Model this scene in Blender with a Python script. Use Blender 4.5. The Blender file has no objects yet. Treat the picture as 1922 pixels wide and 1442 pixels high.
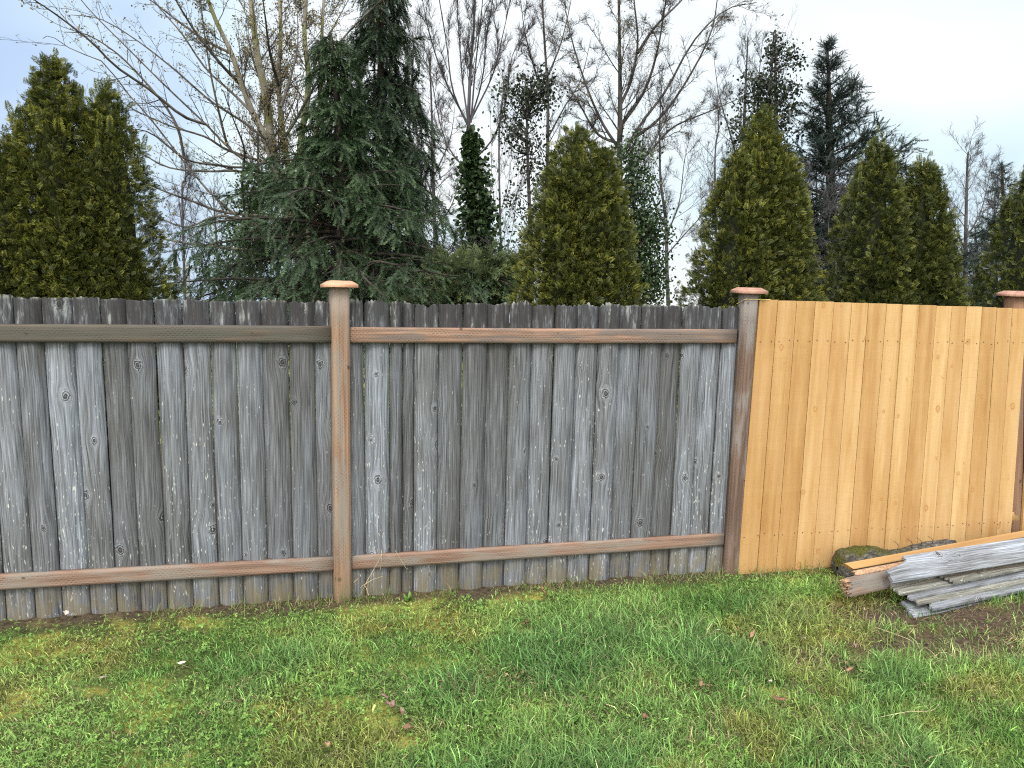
import bpy, math, numpy as np
from mathutils import Matrix, Vector
R = math.radians
rng = np.random.default_rng(7)
scene = bpy.context.scene
COL = scene.collection

# ------------------------------------------------------------------ camera
W_, H_ = 1922.0, 1442.0
CX, CY, CZ = -0.034, -4.414, 2.0015
YAW, PITCH, ROLL, FPX = 0.22774, 0.1541, 0.0246, 1467.3
_fwd = np.array([math.sin(YAW)*math.cos(PITCH), math.cos(YAW)*math.cos(PITCH), -math.sin(PITCH)])
_right = np.array([math.cos(YAW), -math.sin(YAW), 0.0])
_up = np.cross(_right, _fwd)
_X = math.cos(ROLL)*_right + math.sin(ROLL)*_up
_Y = -math.sin(ROLL)*_right + math.cos(ROLL)*_up
cam = bpy.data.cameras.new("camera")
cam.sensor_width = 36.0
cam.lens = 36.0*FPX/W_
cam.clip_start, cam.clip_end = 0.05, 3000
cam_ob = bpy.data.objects.new("camera", cam)
m = Matrix.Identity(4)
for i in range(3):
    m[i][0], m[i][1], m[i][2] = _X[i], _Y[i], -_fwd[i]
m[0][3], m[1][3], m[2][3] = CX, CY, CZ
cam_ob.matrix_world = m
COL.objects.link(cam_ob)
scene.camera = cam_ob

def ray(px, py):
    return _X*((px-W_/2)/FPX) - _Y*((py-H_/2)/FPX) + _fwd
def at(px, py, Y):                       # the point of the vertical plane y = Y seen there in the photo
    d = ray(px, py); t = (Y-CY)/d[1]
    return np.array([CX+t*d[0], Y, CZ+t*d[2]])
def on_ground(px, py, z=0.04):
    d = ray(px, py); t = (z-CZ)/d[2]
    return np.array([CX+t*d[0], CY+t*d[1], z])

# ------------------------------------------------------------------ sky and light
SUN_EL, SUN_AZ = R(48), R(205)            # azimuth measured clockwise from +Y
world = bpy.data.worlds.new("World")
scene.world = world
world.use_nodes = True
nt = world.node_tree
nt.nodes.clear()
def wn(t, **k):
    n = nt.nodes.new(t)
    for a, b in k.items(): setattr(n, a, b)
    return n
tc = wn('ShaderNodeTexCoord')
sky = wn('ShaderNodeTexSky', sky_type='NISHITA', sun_disc=False, sun_elevation=SUN_EL, sun_rotation=SUN_AZ, air_density=1.0, dust_density=2.0)
mp = wn('ShaderNodeMapping'); mp.inputs['Scale'].default_value = (1.0, 1.0, 2.2); mp.inputs['Rotation'].default_value = (0.25, 0.45, 0.6)
nz = wn('ShaderNodeTexNoise'); nz.inputs['Scale'].default_value = 2.1; nz.inputs['Detail'].default_value = 3; nz.inputs['Roughness'].default_value = 0.45; nz.inputs['Distortion'].default_value = 0.3
nt.links.new(tc.outputs['Generated'], mp.inputs['Vector']); nt.links.new(mp.outputs[0], nz.inputs['Vector'])
# the cloud sheet is thickest low on the left, thin and bright towards the middle
bright = wn('ShaderNodeVectorMath', operation='DOT_PRODUCT')
bd = ray(1230, 90); bd /= np.linalg.norm(bd)
bright.inputs[1].default_value = bd
nt.links.new(tc.outputs['Generated'], bright.inputs[0])
br = wn('ShaderNodeMapRange'); br.inputs[1].default_value = 0.74; br.inputs[2].default_value = 0.97; br.inputs[3].default_value = -0.25; br.inputs[4].default_value = 0.13
nt.links.new(bright.outputs['Value'], br.inputs[0])
ad = wn('ShaderNodeMath', operation='MULTIPLY_ADD'); ad.inputs[1].default_value = 1.05; nt.links.new(nz.outputs[0], ad.inputs[0]); nt.links.new(br.outputs[0], ad.inputs[2])
ramp = wn('ShaderNodeValToRGB')
e = ramp.color_ramp.elements
e[0].position, e[0].color = 0.30, (0.43, 0.57, 0.86, 1)
e[1].position, e[1].color = 0.72, (1.0, 1.04, 1.05, 1)
e2 = ramp.color_ramp.elements.new(0.5); e2.color = (0.72, 0.88, 0.96, 1)
nt.links.new(ad.outputs[0], ramp.inputs[0])
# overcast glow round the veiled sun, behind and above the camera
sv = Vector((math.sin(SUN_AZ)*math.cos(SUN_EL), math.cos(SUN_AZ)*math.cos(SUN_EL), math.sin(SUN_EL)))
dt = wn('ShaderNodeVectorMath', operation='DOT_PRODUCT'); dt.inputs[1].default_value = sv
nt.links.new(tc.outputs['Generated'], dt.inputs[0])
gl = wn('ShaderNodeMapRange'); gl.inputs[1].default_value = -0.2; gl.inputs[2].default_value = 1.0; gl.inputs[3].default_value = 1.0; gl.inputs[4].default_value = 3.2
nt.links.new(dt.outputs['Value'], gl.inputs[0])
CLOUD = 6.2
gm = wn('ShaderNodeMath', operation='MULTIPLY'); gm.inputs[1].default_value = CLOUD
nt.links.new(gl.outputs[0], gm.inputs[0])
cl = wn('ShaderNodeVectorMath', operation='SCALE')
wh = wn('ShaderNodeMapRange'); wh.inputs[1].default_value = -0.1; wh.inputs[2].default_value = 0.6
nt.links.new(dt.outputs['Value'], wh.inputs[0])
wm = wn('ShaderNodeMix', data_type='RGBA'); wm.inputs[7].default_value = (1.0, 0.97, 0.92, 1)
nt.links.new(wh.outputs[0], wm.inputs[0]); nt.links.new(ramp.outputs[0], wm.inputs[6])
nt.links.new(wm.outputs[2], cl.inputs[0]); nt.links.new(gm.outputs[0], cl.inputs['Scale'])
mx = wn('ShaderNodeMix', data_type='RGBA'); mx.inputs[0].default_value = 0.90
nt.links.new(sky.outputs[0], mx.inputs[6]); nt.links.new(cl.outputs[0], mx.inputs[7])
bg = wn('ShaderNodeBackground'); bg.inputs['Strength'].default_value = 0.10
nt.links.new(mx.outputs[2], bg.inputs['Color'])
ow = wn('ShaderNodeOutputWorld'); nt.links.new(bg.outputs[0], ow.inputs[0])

sun = bpy.data.lights.new("sun", 'SUN'); sun.energy = 1.5; sun.angle = R(18); sun.color = (1.0, 0.96, 0.9)
sun_ob = bpy.data.objects.new("sun", sun); COL.objects.link(sun_ob)
sun_ob.rotation_euler = (-sv).to_track_quat('-Z', 'Y').to_euler(); sun_ob.location = (0, -10, 20)

scene.view_settings.view_transform = 'Standard'; scene.view_settings.look = 'None'
scene.view_settings.exposure = 0.85; scene.view_settings.gamma = 1.0
scene.cycles.max_bounces = 6; scene.cycles.transparent_max_bounces = 8
scene.cycles.diffuse_bounces = 3
scene.cycles.use_denoising = False          # keep the fine grain of wood and blades
scene.cycles.filter_width = 1.15

# ------------------------------------------------------------------ helpers
def tag(o, label=None, cat=None, group=None, kind=None):
    for k, v in (('label', label), ('category', cat), ('group', group), ('kind', kind)):
        if v: o[k] = v
    return o
def empty(name, loc, label=None, cat=None, group=None):
    o = bpy.data.objects.new(name, None); o.empty_display_size = 0.1; o.location = loc
    COL.objects.link(o); tag(o, label, cat, group); return o
WORLD = {}                                  # where every part stands in the world
def build(name, V, F, mat, parent=None, smooth=False, attrs=None, origin=None):
    """ONE mesh object from vertex array and list of face arrays (each n x k)."""
    V = np.asarray(V, float)
    if not isinstance(F, (list, tuple)): F = [F]
    F = [np.asarray(f, np.int64) for f in F if len(f)]
    me = bpy.data.meshes.new(name)
    org = np.zeros(3)
    if parent is not None and origin is None: org = np.array(WORLD.get(parent.name, parent.location))
    elif origin is not None: org = np.asarray(origin, float)
    me.vertices.add(len(V)); me.vertices.foreach_set('co', (V-org).astype(np.float32).ravel())
    nl = sum(f.size for f in F); nf = sum(len(f) for f in F)
    me.loops.add(nl); me.loops.foreach_set('vertex_index', np.concatenate([f.ravel() for f in F]).astype(np.int32))
    tot = np.concatenate([np.full(len(f), f.shape[1]) for f in F])
    st = np.concatenate([[0], np.cumsum(tot)[:-1]])
    me.polygons.add(nf); me.polygons.foreach_set('loop_start', st.astype(np.int32))
    if smooth: me.polygons.foreach_set('use_smooth', np.ones(nf, bool))
    for k, a in (attrs or {}).items():
        a = np.asarray(a, np.float32)
        at_ = me.attributes.new(k, 'FLOAT_VECTOR', 'POINT'); at_.data.foreach_set('vector', a.ravel())
    me.materials.append(mat)
    me.update(calc_edges=True)
    o = bpy.data.objects.new(name, me); COL.objects.link(o)
    if parent is not None:
        o.parent = parent
        if origin is not None: o.location = org-np.array(WORLD.get(parent.name, parent.location))
    elif origin is not None: o.location = org
    WORLD[o.name] = org
    return o
class Acc:                                  # collects pieces of ONE mesh
    def __init__(s): s.V=[]; s.F={}; s.A=[]; s.n=0
    def add(s, V, F, A=None):
        V=np.asarray(V,float)
        for f in (F if isinstance(F,(list,tuple)) else [F]):
            f=np.asarray(f,np.int64)
            if len(f): s.F.setdefault(f.shape[1],[]).append(f+s.n)
        s.V.append(V); s.A.append(np.zeros((len(V),3)) if A is None else np.asarray(A,float)); s.n+=len(V)
    def build(s, name, mat, parent=None, smooth=False, key='pc', origin=None):
        return build(name, np.concatenate(s.V), [np.concatenate(f) for f in s.F.values()], mat, parent, smooth, {key: np.concatenate(s.A)}, origin)
def rotz(a): return np.array([[math.cos(a),-math.sin(a),0],[math.sin(a),math.cos(a),0],[0,0,1]])
def rotx(a): return np.array([[1,0,0],[0,math.cos(a),-math.sin(a)],[0,math.sin(a),math.cos(a)]])
def roty(a): return np.array([[math.cos(a),0,math.sin(a)],[0,1,0],[-math.sin(a),0,math.cos(a)]])
def unit(v): return v/np.maximum(np.linalg.norm(v, axis=-1, keepdims=True), 1e-9)

_grids = {}
def vnoise(x, y, scale, seed=0, octaves=3):
    """value noise on the plane, about 0..1"""
    out = np.zeros_like(x, float); amp = 1.0; tot = 0
    for o in range(octaves):
        g = _grids.setdefault((seed, o), np.random.default_rng(1000+seed*17+o).random((128, 128)))
        fx, fy = x*scale*2**o+37.3, y*scale*2**o+11.7
        ix, iy = np.floor(fx).astype(int), np.floor(fy).astype(int)
        tx, ty = fx-ix, fy-iy; tx = tx*tx*(3-2*tx); ty = ty*ty*(3-2*ty)
        a, b = g[ix % 128, iy % 128], g[(ix+1) % 128, iy % 128]
        c, d = g[ix % 128, (iy+1) % 128], g[(ix+1) % 128, (iy+1) % 128]
        out += amp*((a*(1-tx)+b*tx)*(1-ty)+(c*(1-tx)+d*tx)*ty); tot += amp; amp *= 0.5
    return out/tot

# ------------------------------------------------------------------ node materials
class Mat:
    def __init__(s, name, rough=0.8, spec=0.3):
        s.mat = bpy.data.materials.new(name); s.mat.use_nodes = True
        s.nt = s.mat.node_tree; s.bsdf = s.nt.nodes['Principled BSDF']; s.out = s.nt.nodes['Material Output']
        s.bsdf.inputs['Roughness'].default_value = rough; s.bsdf.inputs['Specular IOR Level'].default_value = spec
    def put(s, sock, v):
        if v is None: return
        if isinstance(v, bpy.types.NodeSocket): s.nt.links.new(v, sock)
        elif isinstance(v, (int, float)):
            try: sock.default_value = v
            except TypeError: sock.default_value = (v,)*len(sock.default_value)
        else:
            v = tuple(v); n = len(sock.default_value)
            sock.default_value = v+(1,)*(n-len(v)) if len(v) < n else v[:n]
    def n(s, t, ins=None, **props):
        nd = s.nt.nodes.new(t)
        for k, v in props.items(): setattr(nd, k, v)
        for k, v in (ins or {}).items(): s.put(nd.inputs[k], v)
        return nd
    def m(s, op, a, b=None, c=None, clamp=False):
        nd = s.n('ShaderNodeMath', operation=op, use_clamp=clamp)
        for i, v in enumerate((a, b, c)): s.put(nd.inputs[i], v)
        return nd.outputs[0]
    def xyz(s, x, y, z): return s.n('ShaderNodeCombineXYZ', {0: x, 1: y, 2: z}).outputs[0]
    def sep(s, v):
        o = s.n('ShaderNodeSeparateXYZ', {0: v}).outputs; return o[0], o[1], o[2]
    def noise(s, vec, scale=1.0, detail=3, rough=0.55, dist=0.0):
        return s.n('ShaderNodeTexNoise', {'Vector': vec, 'Scale': scale, 'Detail': detail, 'Roughness': rough, 'Distortion': dist}).outputs[0]
    def rng(s, v, a, b, c=0.0, d=1.0, smooth=True):
        return s.n('ShaderNodeMapRange', {0: v, 1: a, 2: b, 3: c, 4: d}, interpolation_type='SMOOTHSTEP' if smooth else 'LINEAR').outputs[0]
    def mix(s, f, a, b, mode='MIX'):
        nd = s.n('ShaderNodeMix', data_type='RGBA', blend_type=mode)
        s.put(nd.inputs[0], f); s.put(nd.inputs[6], a); s.put(nd.inputs[7], b); return nd.outputs[2]
    def ramp(s, f, stops):
        nd = s.n('ShaderNodeValToRGB', {0: f}); el = nd.color_ramp.elements
        while len(el) < len(stops): el.new(0.5)
        for e_, (p, c) in zip(el, stops): e_.position = p; e_.color = tuple(c)+(1,)
        return nd.outputs[0]
    def attr(s, name): return s.n('ShaderNodeAttribute', attribute_name=name).outputs['Vector']
    def color(s, c): s.put(s.bsdf.inputs['Base Color'], c)
    def bump(s, h, strength=0.5, dist=0.01):
        b = s.n('ShaderNodeBump', {'Strength': strength, 'Distance': dist, 'Height': h}); s.nt.links.new(b.outputs[0], s.bsdf.inputs['Normal'])

def knots(M, u, v, w, su=5.0, sv_=2.2, R0=0.026, keep=0.42):
    """grain coordinate that flows round knots, the distance to the nearest knot, a 0/1 that says whether it exists"""
    vec = M.xyz(M.m('ADD', M.m('MULTIPLY', u, su), M.m('MULTIPLY', w, 13.17)), M.m('ADD', M.m('MULTIPLY', v, sv_), M.m('MULTIPLY', w, 7.31)), 0.0)
    vo = M.n('ShaderNodeTexVoronoi', {'Vector': vec, 'Scale': 1.0, 'Randomness': 1.0}, voronoi_dimensions='2D', feature='F1')
    d = M.n('ShaderNodeVectorMath', {0: vec, 1: vo.outputs['Position']}, operation='SUBTRACT').outputs[0]
    dx, dy, _ = M.sep(d)
    dx = M.m('DIVIDE', dx, su); dy = M.m('DIVIDE', dy, sv_*1.35)
    cr, cg, cb = M.sep(vo.outputs['Color'])
    has = M.m('GREATER_THAN', cr, keep)
    rad = M.m('MULTIPLY', M.rng(cg, 0, 1, 0.45, 1.25, False), R0)
    r2 = M.m('ADD', M.m('MULTIPLY', dx, dx), M.m('MULTIPLY', dy, dy))
    rr = M.m('MULTIPLY', rad, rad)
    fl = M.m('DIVIDE', M.m('MULTIPLY', rr, has), M.m('ADD', r2, M.m('MULTIPLY', rr, 0.35)))
    ug = M.m('ADD', u, M.m('MULTIPLY', M.m('MULTIPLY', dx, fl), -0.9))
    dist = M.m('DIVIDE', M.m('SQRT', r2), rad)     # in knot radii
    wob = M.noise(M.xyz(M.m('MULTIPLY', u, 55), M.m('MULTIPLY', v, 45), w), 1, 3, 0.6)
    dist = M.m('MULTIPLY', dist, M.m('MULTIPLY_ADD', wob, 1.6, 0.25))
    return ug, dist, has

def weathered_mat(name, top=1.60, bottom=0.26, light=1.0, base_tint=(1.0, 1.0, 1.0), fleck=1.0, dark_top=True):
    M = Mat(name, 0.85, 0.25)
    u, v, w = M.sep(M.attr('pc'))
    ug, kd, has = knots(M, u, v, w)
    wv = M.noise(M.xyz(M.m('MULTIPLY', u, 6), M.m('MULTIPLY', v, 1.6), w), 1, 2)
    ug = M.m('ADD', ug, M.m('MULTIPLY', wv, 0.02))
    g1 = M.noise(M.xyz(M.m('MULTIPLY', ug, 58), M.m('MULTIPLY', v, 1.5), M.m('MULTIPLY', w, 3.1)), 1, 4, 0.65)
    g2 = M.noise(M.xyz(M.m('MULTIPLY', ug, 165), M.m('MULTIPLY', v, 3.8), M.m('MULTIPLY', w, 1.7)), 1, 3, 0.6)
    g = M.m('ADD', M.m('MULTIPLY', g1, 0.30), M.m('MULTIPLY', g2, 0.70))
    # growth rings inside knots
    rings = M.m('MULTIPLY_ADD', M.m('SINE', M.m('MULTIPLY', kd, 17)), 0.26, 0.45)
    inK = M.m('MULTIPLY', M.rng(kd, 1.15, 0.75), has)
    g = M.m('ADD', M.m('MULTIPLY', g, M.m('SUBTRACT', 1, inK)), M.m('MULTIPLY', rings, inK))
    c = M.ramp(g, [(0.29, (0.018, 0.018, 0.018)), (0.42, (0.064, 0.065, 0.067)), (0.53, (0.108, 0.112, 0.118)), (0.70, (0.195, 0.205, 0.220))])
    # board to board and patch to patch differences of tone
    big = M.noise(M.xyz(M.m('MULTIPLY', u, 3.5), M.m('MULTIPLY', v, 1.1), M.m('MULTIPLY', w, 5.3)), 1, 3)
    tint = M.ramp(big, [(0.32, (0.76, 0.74, 0.71)), (0.50, (0.95, 0.95, 0.95)), (0.66, (1.18, 1.22, 1.28))])
    c = M.mix(1.0, c, tint, 'MULTIPLY')
    bt = M.n('ShaderNodeTexWhiteNoise', {'W': w}, noise_dimensions='1D').outputs['Value']
    c = M.mix(1.0, c, M.ramp(bt, [(0.0, (0.66, 0.645, 0.63)), (0.5, (0.93, 0.93, 0.93)), (1.0, (1.24, 1.26, 1.28))]), 'MULTIPLY')
    c = M.mix(1.0, c, tuple(light*x for x in base_tint), 'MULTIPLY')
    # silvery halo and dark heart of knots
    halo = M.m('MULTIPLY', M.m('MULTIPLY', M.rng(kd, 1.7, 1.0), M.rng(kd, 0.45, 0.8)), has)
    c = M.mix(M.m('MULTIPLY', halo, M.rng(bt, 0.1, 0.9, 0.05, 0.35, False)), c, (0.28, 0.295, 0.32))
    core = M.m('MULTIPLY', M.rng(kd, 0.55, 0.30), has)
    c = M.mix(M.m('MULTIPLY', core, 0.75), c, (0.035, 0.033, 0.032))
    # brown weeping stains
    st = M.noise(M.xyz(M.m('MULTIPLY', u, 22), M.m('MULTIPLY', v, 0.9), M.m('MULTIPLY', w, 2.2)), 1, 3)
    c = M.mix(M.rng(st, 0.58, 0.74, 0, 0.5), c, (0.060, 0.050, 0.040))
    # lichen and scuffed flecks, thicker low down
    fl = M.noise(M.xyz(M.m('MULTIPLY', u, 150), M.m('MULTIPLY', v, 26), M.m('MULTIPLY', w, 9.1)), 1, 1)
    flp = M.noise(M.xyz(M.m('MULTIPLY', u, 9), M.m('MULTIPLY', v, 2.6), M.m('MULTIPLY', w, 4.1)), 1, 2)
    low = M.m('ADD', M.rng(v, 1.5, 0.3, -0.02, 0.045, False), M.m('MULTIPLY', M.m('SUBTRACT', bt, 0.6), 0.09))
    flm = M.rng(M.m('ADD', M.m('ADD', fl, M.m('MULTIPLY', flp, 0.20)), low), 0.835, 0.865)
    c = M.mix(M.m('MULTIPLY', flm, 0.8*fleck), c, (0.52, 0.54, 0.48))
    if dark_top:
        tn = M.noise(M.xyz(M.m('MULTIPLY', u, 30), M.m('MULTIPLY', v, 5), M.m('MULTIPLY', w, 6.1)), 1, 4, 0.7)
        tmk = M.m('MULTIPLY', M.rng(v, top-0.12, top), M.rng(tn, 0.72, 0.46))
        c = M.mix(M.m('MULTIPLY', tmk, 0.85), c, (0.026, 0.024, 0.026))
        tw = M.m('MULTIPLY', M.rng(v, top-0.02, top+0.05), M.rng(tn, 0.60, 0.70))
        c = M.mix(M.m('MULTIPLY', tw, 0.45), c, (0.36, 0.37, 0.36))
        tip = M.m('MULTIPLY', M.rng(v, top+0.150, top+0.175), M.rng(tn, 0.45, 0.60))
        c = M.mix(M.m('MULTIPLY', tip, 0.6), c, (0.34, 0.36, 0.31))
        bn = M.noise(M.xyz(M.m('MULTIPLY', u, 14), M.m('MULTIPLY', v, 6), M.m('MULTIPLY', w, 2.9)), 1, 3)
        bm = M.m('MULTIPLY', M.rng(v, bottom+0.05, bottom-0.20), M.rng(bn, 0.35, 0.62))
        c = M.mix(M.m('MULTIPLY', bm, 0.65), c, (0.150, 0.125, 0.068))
    M.color(c)
    h = M.m('ADD', g, M.m('MULTIPLY', M.rng(kd, 1.5, 0.3), M.m('MULTIPLY', has, 0.5)))
    M.bump(h, 0.65, 0.006)
    return M.mat

def treated_mat(name, c1, c2, grey=0.35, gcol=(0.17, 0.16, 0.145), inc=0.24, greytop=None, base=None):
    """brown pressure treated timber with rows of staggered incisions"""
    M = Mat(name, 0.8, 0.25)
    u, v, w = M.sep(M.attr('pc'))
    g1 = M.noise(M.xyz(M.m('MULTIPLY', u, 60), M.m('MULTIPLY', v, 1.3), M.m('MULTIPLY', w, 3.3)), 1, 4, 0.65)
    c = M.mix(M.rng(g1, 0.33, 0.68), c1, c2)
    pn = M.noise(M.xyz(M.m('MULTIPLY', u, 16), M.m('MULTIPLY', v, 2.3), M.m('MULTIPLY', w, 2.3)), 1, 4, 0.65)
    gm_ = M.rng(pn, 0.62-grey*0.5, 0.72-grey*0.3)
    if greytop is not None: gm_ = M.m('MAXIMUM', gm_, M.rng(v, greytop, greytop+0.25, 0, 0.85))
    c = M.mix(M.m('MULTIPLY', gm_, 0.8), c, gcol)
    # knots, small and dark
    ug, kd, has = knots(M, u, v, w, 7.0, 2.6, 0.010, 0.35)
    c = M.mix(M.m('MULTIPLY', M.m('MULTIPLY', M.rng(kd, 1.2, 0.5), has), 0.75), c, (0.045, 0.03, 0.022))
    # incisions
    pu, pv = 0.0112, 0.0230
    jn = M.noise(M.xyz(M.m('MULTIPLY', u, 40), M.m('MULTIPLY', v, 14), w), 1, 2)
    iu = M.m('DIVIDE', M.m('MULTIPLY_ADD', jn, 0.012, u), pu); cell = M.m('FLOOR', iu)
    fu = M.m('ABSOLUTE', M.m('SUBTRACT', M.m('FRACT', iu), 0.5))
    iv = M.m('ADD', M.m('DIVIDE', v, pv), M.m('MULTIPLY', cell, 0.5))
    fv = M.m('ABSOLUTE', M.m('SUBTRACT', M.m('FRACT', iv), 0.5))
    slit = M.m('MULTIPLY', M.rng(fu, 0.30, 0.12), M.rng(fv, 0.36, 0.24))
    wear = M.rng(M.noise(M.xyz(M.m('MULTIPLY', u, 25), M.m('MULTIPLY', v, 6), w), 1, 2), 0.38, 0.62)
    slit = M.m('MULTIPLY', slit, wear)
    c = M.mix(M.m('MULTIPLY', slit, inc), c, (0.045, 0.032, 0.024))
    if base is not None:
        bm = M.m('MULTIPLY', M.rng(v, base+0.18, base), M.rng(pn, 0.35, 0.6))
        c = M.mix(M.m('MULTIPLY', bm, 0.7), c, (0.15, 0.125, 0.06))
    M.color(c)
    M.bump(M.m('SUBTRACT', g1, M.m('MULTIPLY', slit, 0.7)), 0.5, 0.004)
    return M.mat

def cedar_mat(name, light=1.0):
    M = Mat(name, 0.65, 0.3)
    u, v, w = M.sep(M.attr('pc'))
    ug, kd, has = knots(M, u, v, w, 6.0, 1.5, 0.014, 0.35)
    wv = M.noise(M.xyz(M.m('MULTIPLY', u, 5), M.m('MULTIPLY', v, 0.8), w), 1, 2)
    ug = M.m('ADD', ug, M.m('MULTIPLY', wv, 0.03))
    g1 = M.noise(M.xyz(M.m('MULTIPLY', ug, 20), M.m('MULTIPLY', v, 0.8), M.m('MULTIPLY', w, 3.1)), 1, 3, 0.5)
    g2 = M.noise(M.xyz(M.m('MULTIPLY', ug, 110), M.m('MULTIPLY', v, 4), M.m('MULTIPLY', w, 1.7)), 1, 3, 0.6)
    g = M.m('ADD', M.m('MULTIPLY', g1, 0.7), M.m('MULTIPLY', g2, 0.3))
    c = M.ramp(g, [(0.28, (0.365*light, 0.214*light, 0.086*light)), (0.47, (0.445*light, 0.283*light, 0.122*light)), (0.68, (0.51*light, 0.350*light, 0.170*light))])
    bt = M.n('ShaderNodeTexWhiteNoise', {'W': w}, noise_dimensions='1D').outputs['Value']
    c = M.mix(1.0, c, M.ramp(bt, [(0.0, (0.80, 0.72, 0.62)), (0.4, (0.97, 0.95, 0.92)), (1.0, (1.10, 1.14, 1.18))]), 'MULTIPLY')
    big = M.noise(M.xyz(M.m('MULTIPLY', u, 8), M.m('MULTIPLY', v, 1.5), M.m('MULTIPLY', w, 5.3)), 1, 4, 0.6)
    c = M.mix(1.0, c, M.ramp(big, [(0.30, (0.84, 0.77, 0.67)), (0.5, (1, 1, 1)), (0.70, (1.04, 1.08, 1.20))]), 'MULTIPLY')
    # rough sawn cross marks
    sw = M.noise(M.xyz(M.m('MULTIPLY', u, 9), M.m('MULTIPLY', v, 150), w), 1, 3)
    c = M.mix(M.rng(sw, 0.52, 0.72, 0, 0.22), c, (0.36, 0.19, 0.055))
    c = M.mix(M.m('MULTIPLY', M.m('MULTIPLY', M.rng(kd, 1.8, 0.7), has), 0.55), c, (0.40, 0.20, 0.065))
    c = M.mix(M.m('MULTIPLY', M.m('MULTIPLY', M.m('MULTIPLY', M.rng(kd, 1.05, 0.9), M.rng(kd, 0.7, 0.85)), has), 0.7), c, (0.20, 0.095, 0.04))
    # short scuffs and gouges
    sc = M.noise(M.xyz(M.m('MULTIPLY', u, 22), M.m('MULTIPLY', v, 24), M.m('MULTIPLY', w, 8.3)), 1, 2, 0.5, 1.2)
    c = M.mix(M.rng(sc, 0.70, 0.76, 0, 0.55), c, (0.30, 0.15, 0.05))
    M.color(c)
    M.bump(M.m('ADD', g, M.m('MULTIPLY', sw, 0.4)), 0.35, 0.003)
    return M.mat

def foliage_mat(name, c_dark, c_mid, c_tip, trans=0.3, rough=0.6):
    """attribute fol: x random tone of the spray, y 0 at its base .. 1 at its tip"""
    M = Mat(name, rough, 0.35)
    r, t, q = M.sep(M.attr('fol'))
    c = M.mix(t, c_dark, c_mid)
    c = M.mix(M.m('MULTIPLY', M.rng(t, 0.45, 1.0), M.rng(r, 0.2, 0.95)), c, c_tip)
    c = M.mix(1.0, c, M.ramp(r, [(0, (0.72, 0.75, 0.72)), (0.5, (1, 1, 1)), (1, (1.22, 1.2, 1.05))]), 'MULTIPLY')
    M.color(c)
    tr = M.n('ShaderNodeBsdfTranslucent', {'Color': c})
    ms = M.n('ShaderNodeMixShader', {0: trans})
    M.nt.links.new(M.bsdf.outputs[0], ms.inputs[1]); M.nt.links.new(tr.outputs[0], ms.inputs[2])
    M.nt.links.new(ms.outputs[0], M.out.inputs[0])
    return M.mat

def bark_mat(name, c1, c2, scale=14, moss=None):
    M = Mat(name, 0.9, 0.2)
    g = M.n('ShaderNodeNewGeometry').outputs['Position']
    x, y, z = M.sep(g)
    n1 = M.noise(M.xyz(M.m('MULTIPLY', x, scale), M.m('MULTIPLY', y, scale), M.m('MULTIPLY', z, scale*0.35)), 1, 4, 0.65)
    c = M.mix(M.rng(n1, 0.35, 0.65), c1, c2)
    if moss is not None:
        n2 = M.noise(g, 2.2, 3)
        c = M.mix(M.rng(n2, 0.48, 0.6, 0, 0.8), c, moss)
    M.color(c); M.bump(n1, 0.6, 0.02)
    return M.mat
def plain_mat(name, c, rough=0.7, spec=0.3, var=0.25, scale=30):
    M = Mat(name, rough, spec)
    g = M.n('ShaderNodeTexCoord').outputs['Object']
    n1 = M.noise(g, scale, 3)
    M.color(M.mix(M.rng(n1, 0.3, 0.7), tuple(x*(1-var) for x in c), tuple(min(1, x*(1+var)) for x in c)))
    M.bump(n1, 0.2, 0.003)
    return M.mat

# ------------------------------------------------------------------ wood pieces
def plank(length, width, thick, seed, nu=8, nv=6, cup=0.0, jag0=None, jag1=None, wav=0.0, bev=0.003, v0=0.0, u_off=0.0):
    """board standing along +Z from z=0, width along X, front face towards -Y; returns V, faces, pc"""
    xs = np.linspace(-width/2, width/2, nu+1)
    prof = cup*(1-np.abs(2*xs/width)**2.4)
    fx = xs.copy(); fy = -thick/2-prof
    fy[0] += bev; fy[-1] += bev
    fx[0] += 0.0; bx = xs[::-1]; byy = thick/2-prof[::-1]
    X = np.concatenate([fx, bx]); Yp = np.concatenate([fy, byy]); Mn = len(X)
    j0 = np.zeros(nu+1) if jag0 is None else np.asarray(jag0); j1 = np.zeros(nu+1) if jag1 is None else np.asarray(jag1)
    j0 = np.concatenate([j0, j0[::-1]]); j1 = np.concatenate([j1, j1[::-1]])
    V = []; A = []
    for k in range(nv+1):
        t = k/nv; z = t*length + j0*(1-t)**3 + j1*t**3 if (jag0 is not None or jag1 is not None) else np.full(Mn, t*length)
        ww = wav*np.sin(t*5.1+seed)*np.array([1]*Mn)
        V.append(np.stack([X+ww*0.5, Yp+ww, z], 1)); A.append(np.stack([X+u_off, z+v0, np.full(Mn, seed)], 1))
    V = np.concatenate(V); A = np.concatenate(A)
    i = np.arange(Mn); q = []
    for k in range(nv):
        a = k*Mn+i; b = k*Mn+(i+1) % Mn
        q.append(np.stack([a, b, b+Mn, a+Mn], 1))
    c = np.arange(nu)
    back = 2*(nu+1)-1-c
    q.append(np.stack([c+1, c, back, back-1], 1))
    o = nv*Mn
    q.append(np.stack([c+o, c+1+o, back-1+o, back+o], 1))
    return V, np.concatenate(q), A
def seedval(): return float(rng.random()*40)

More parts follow.
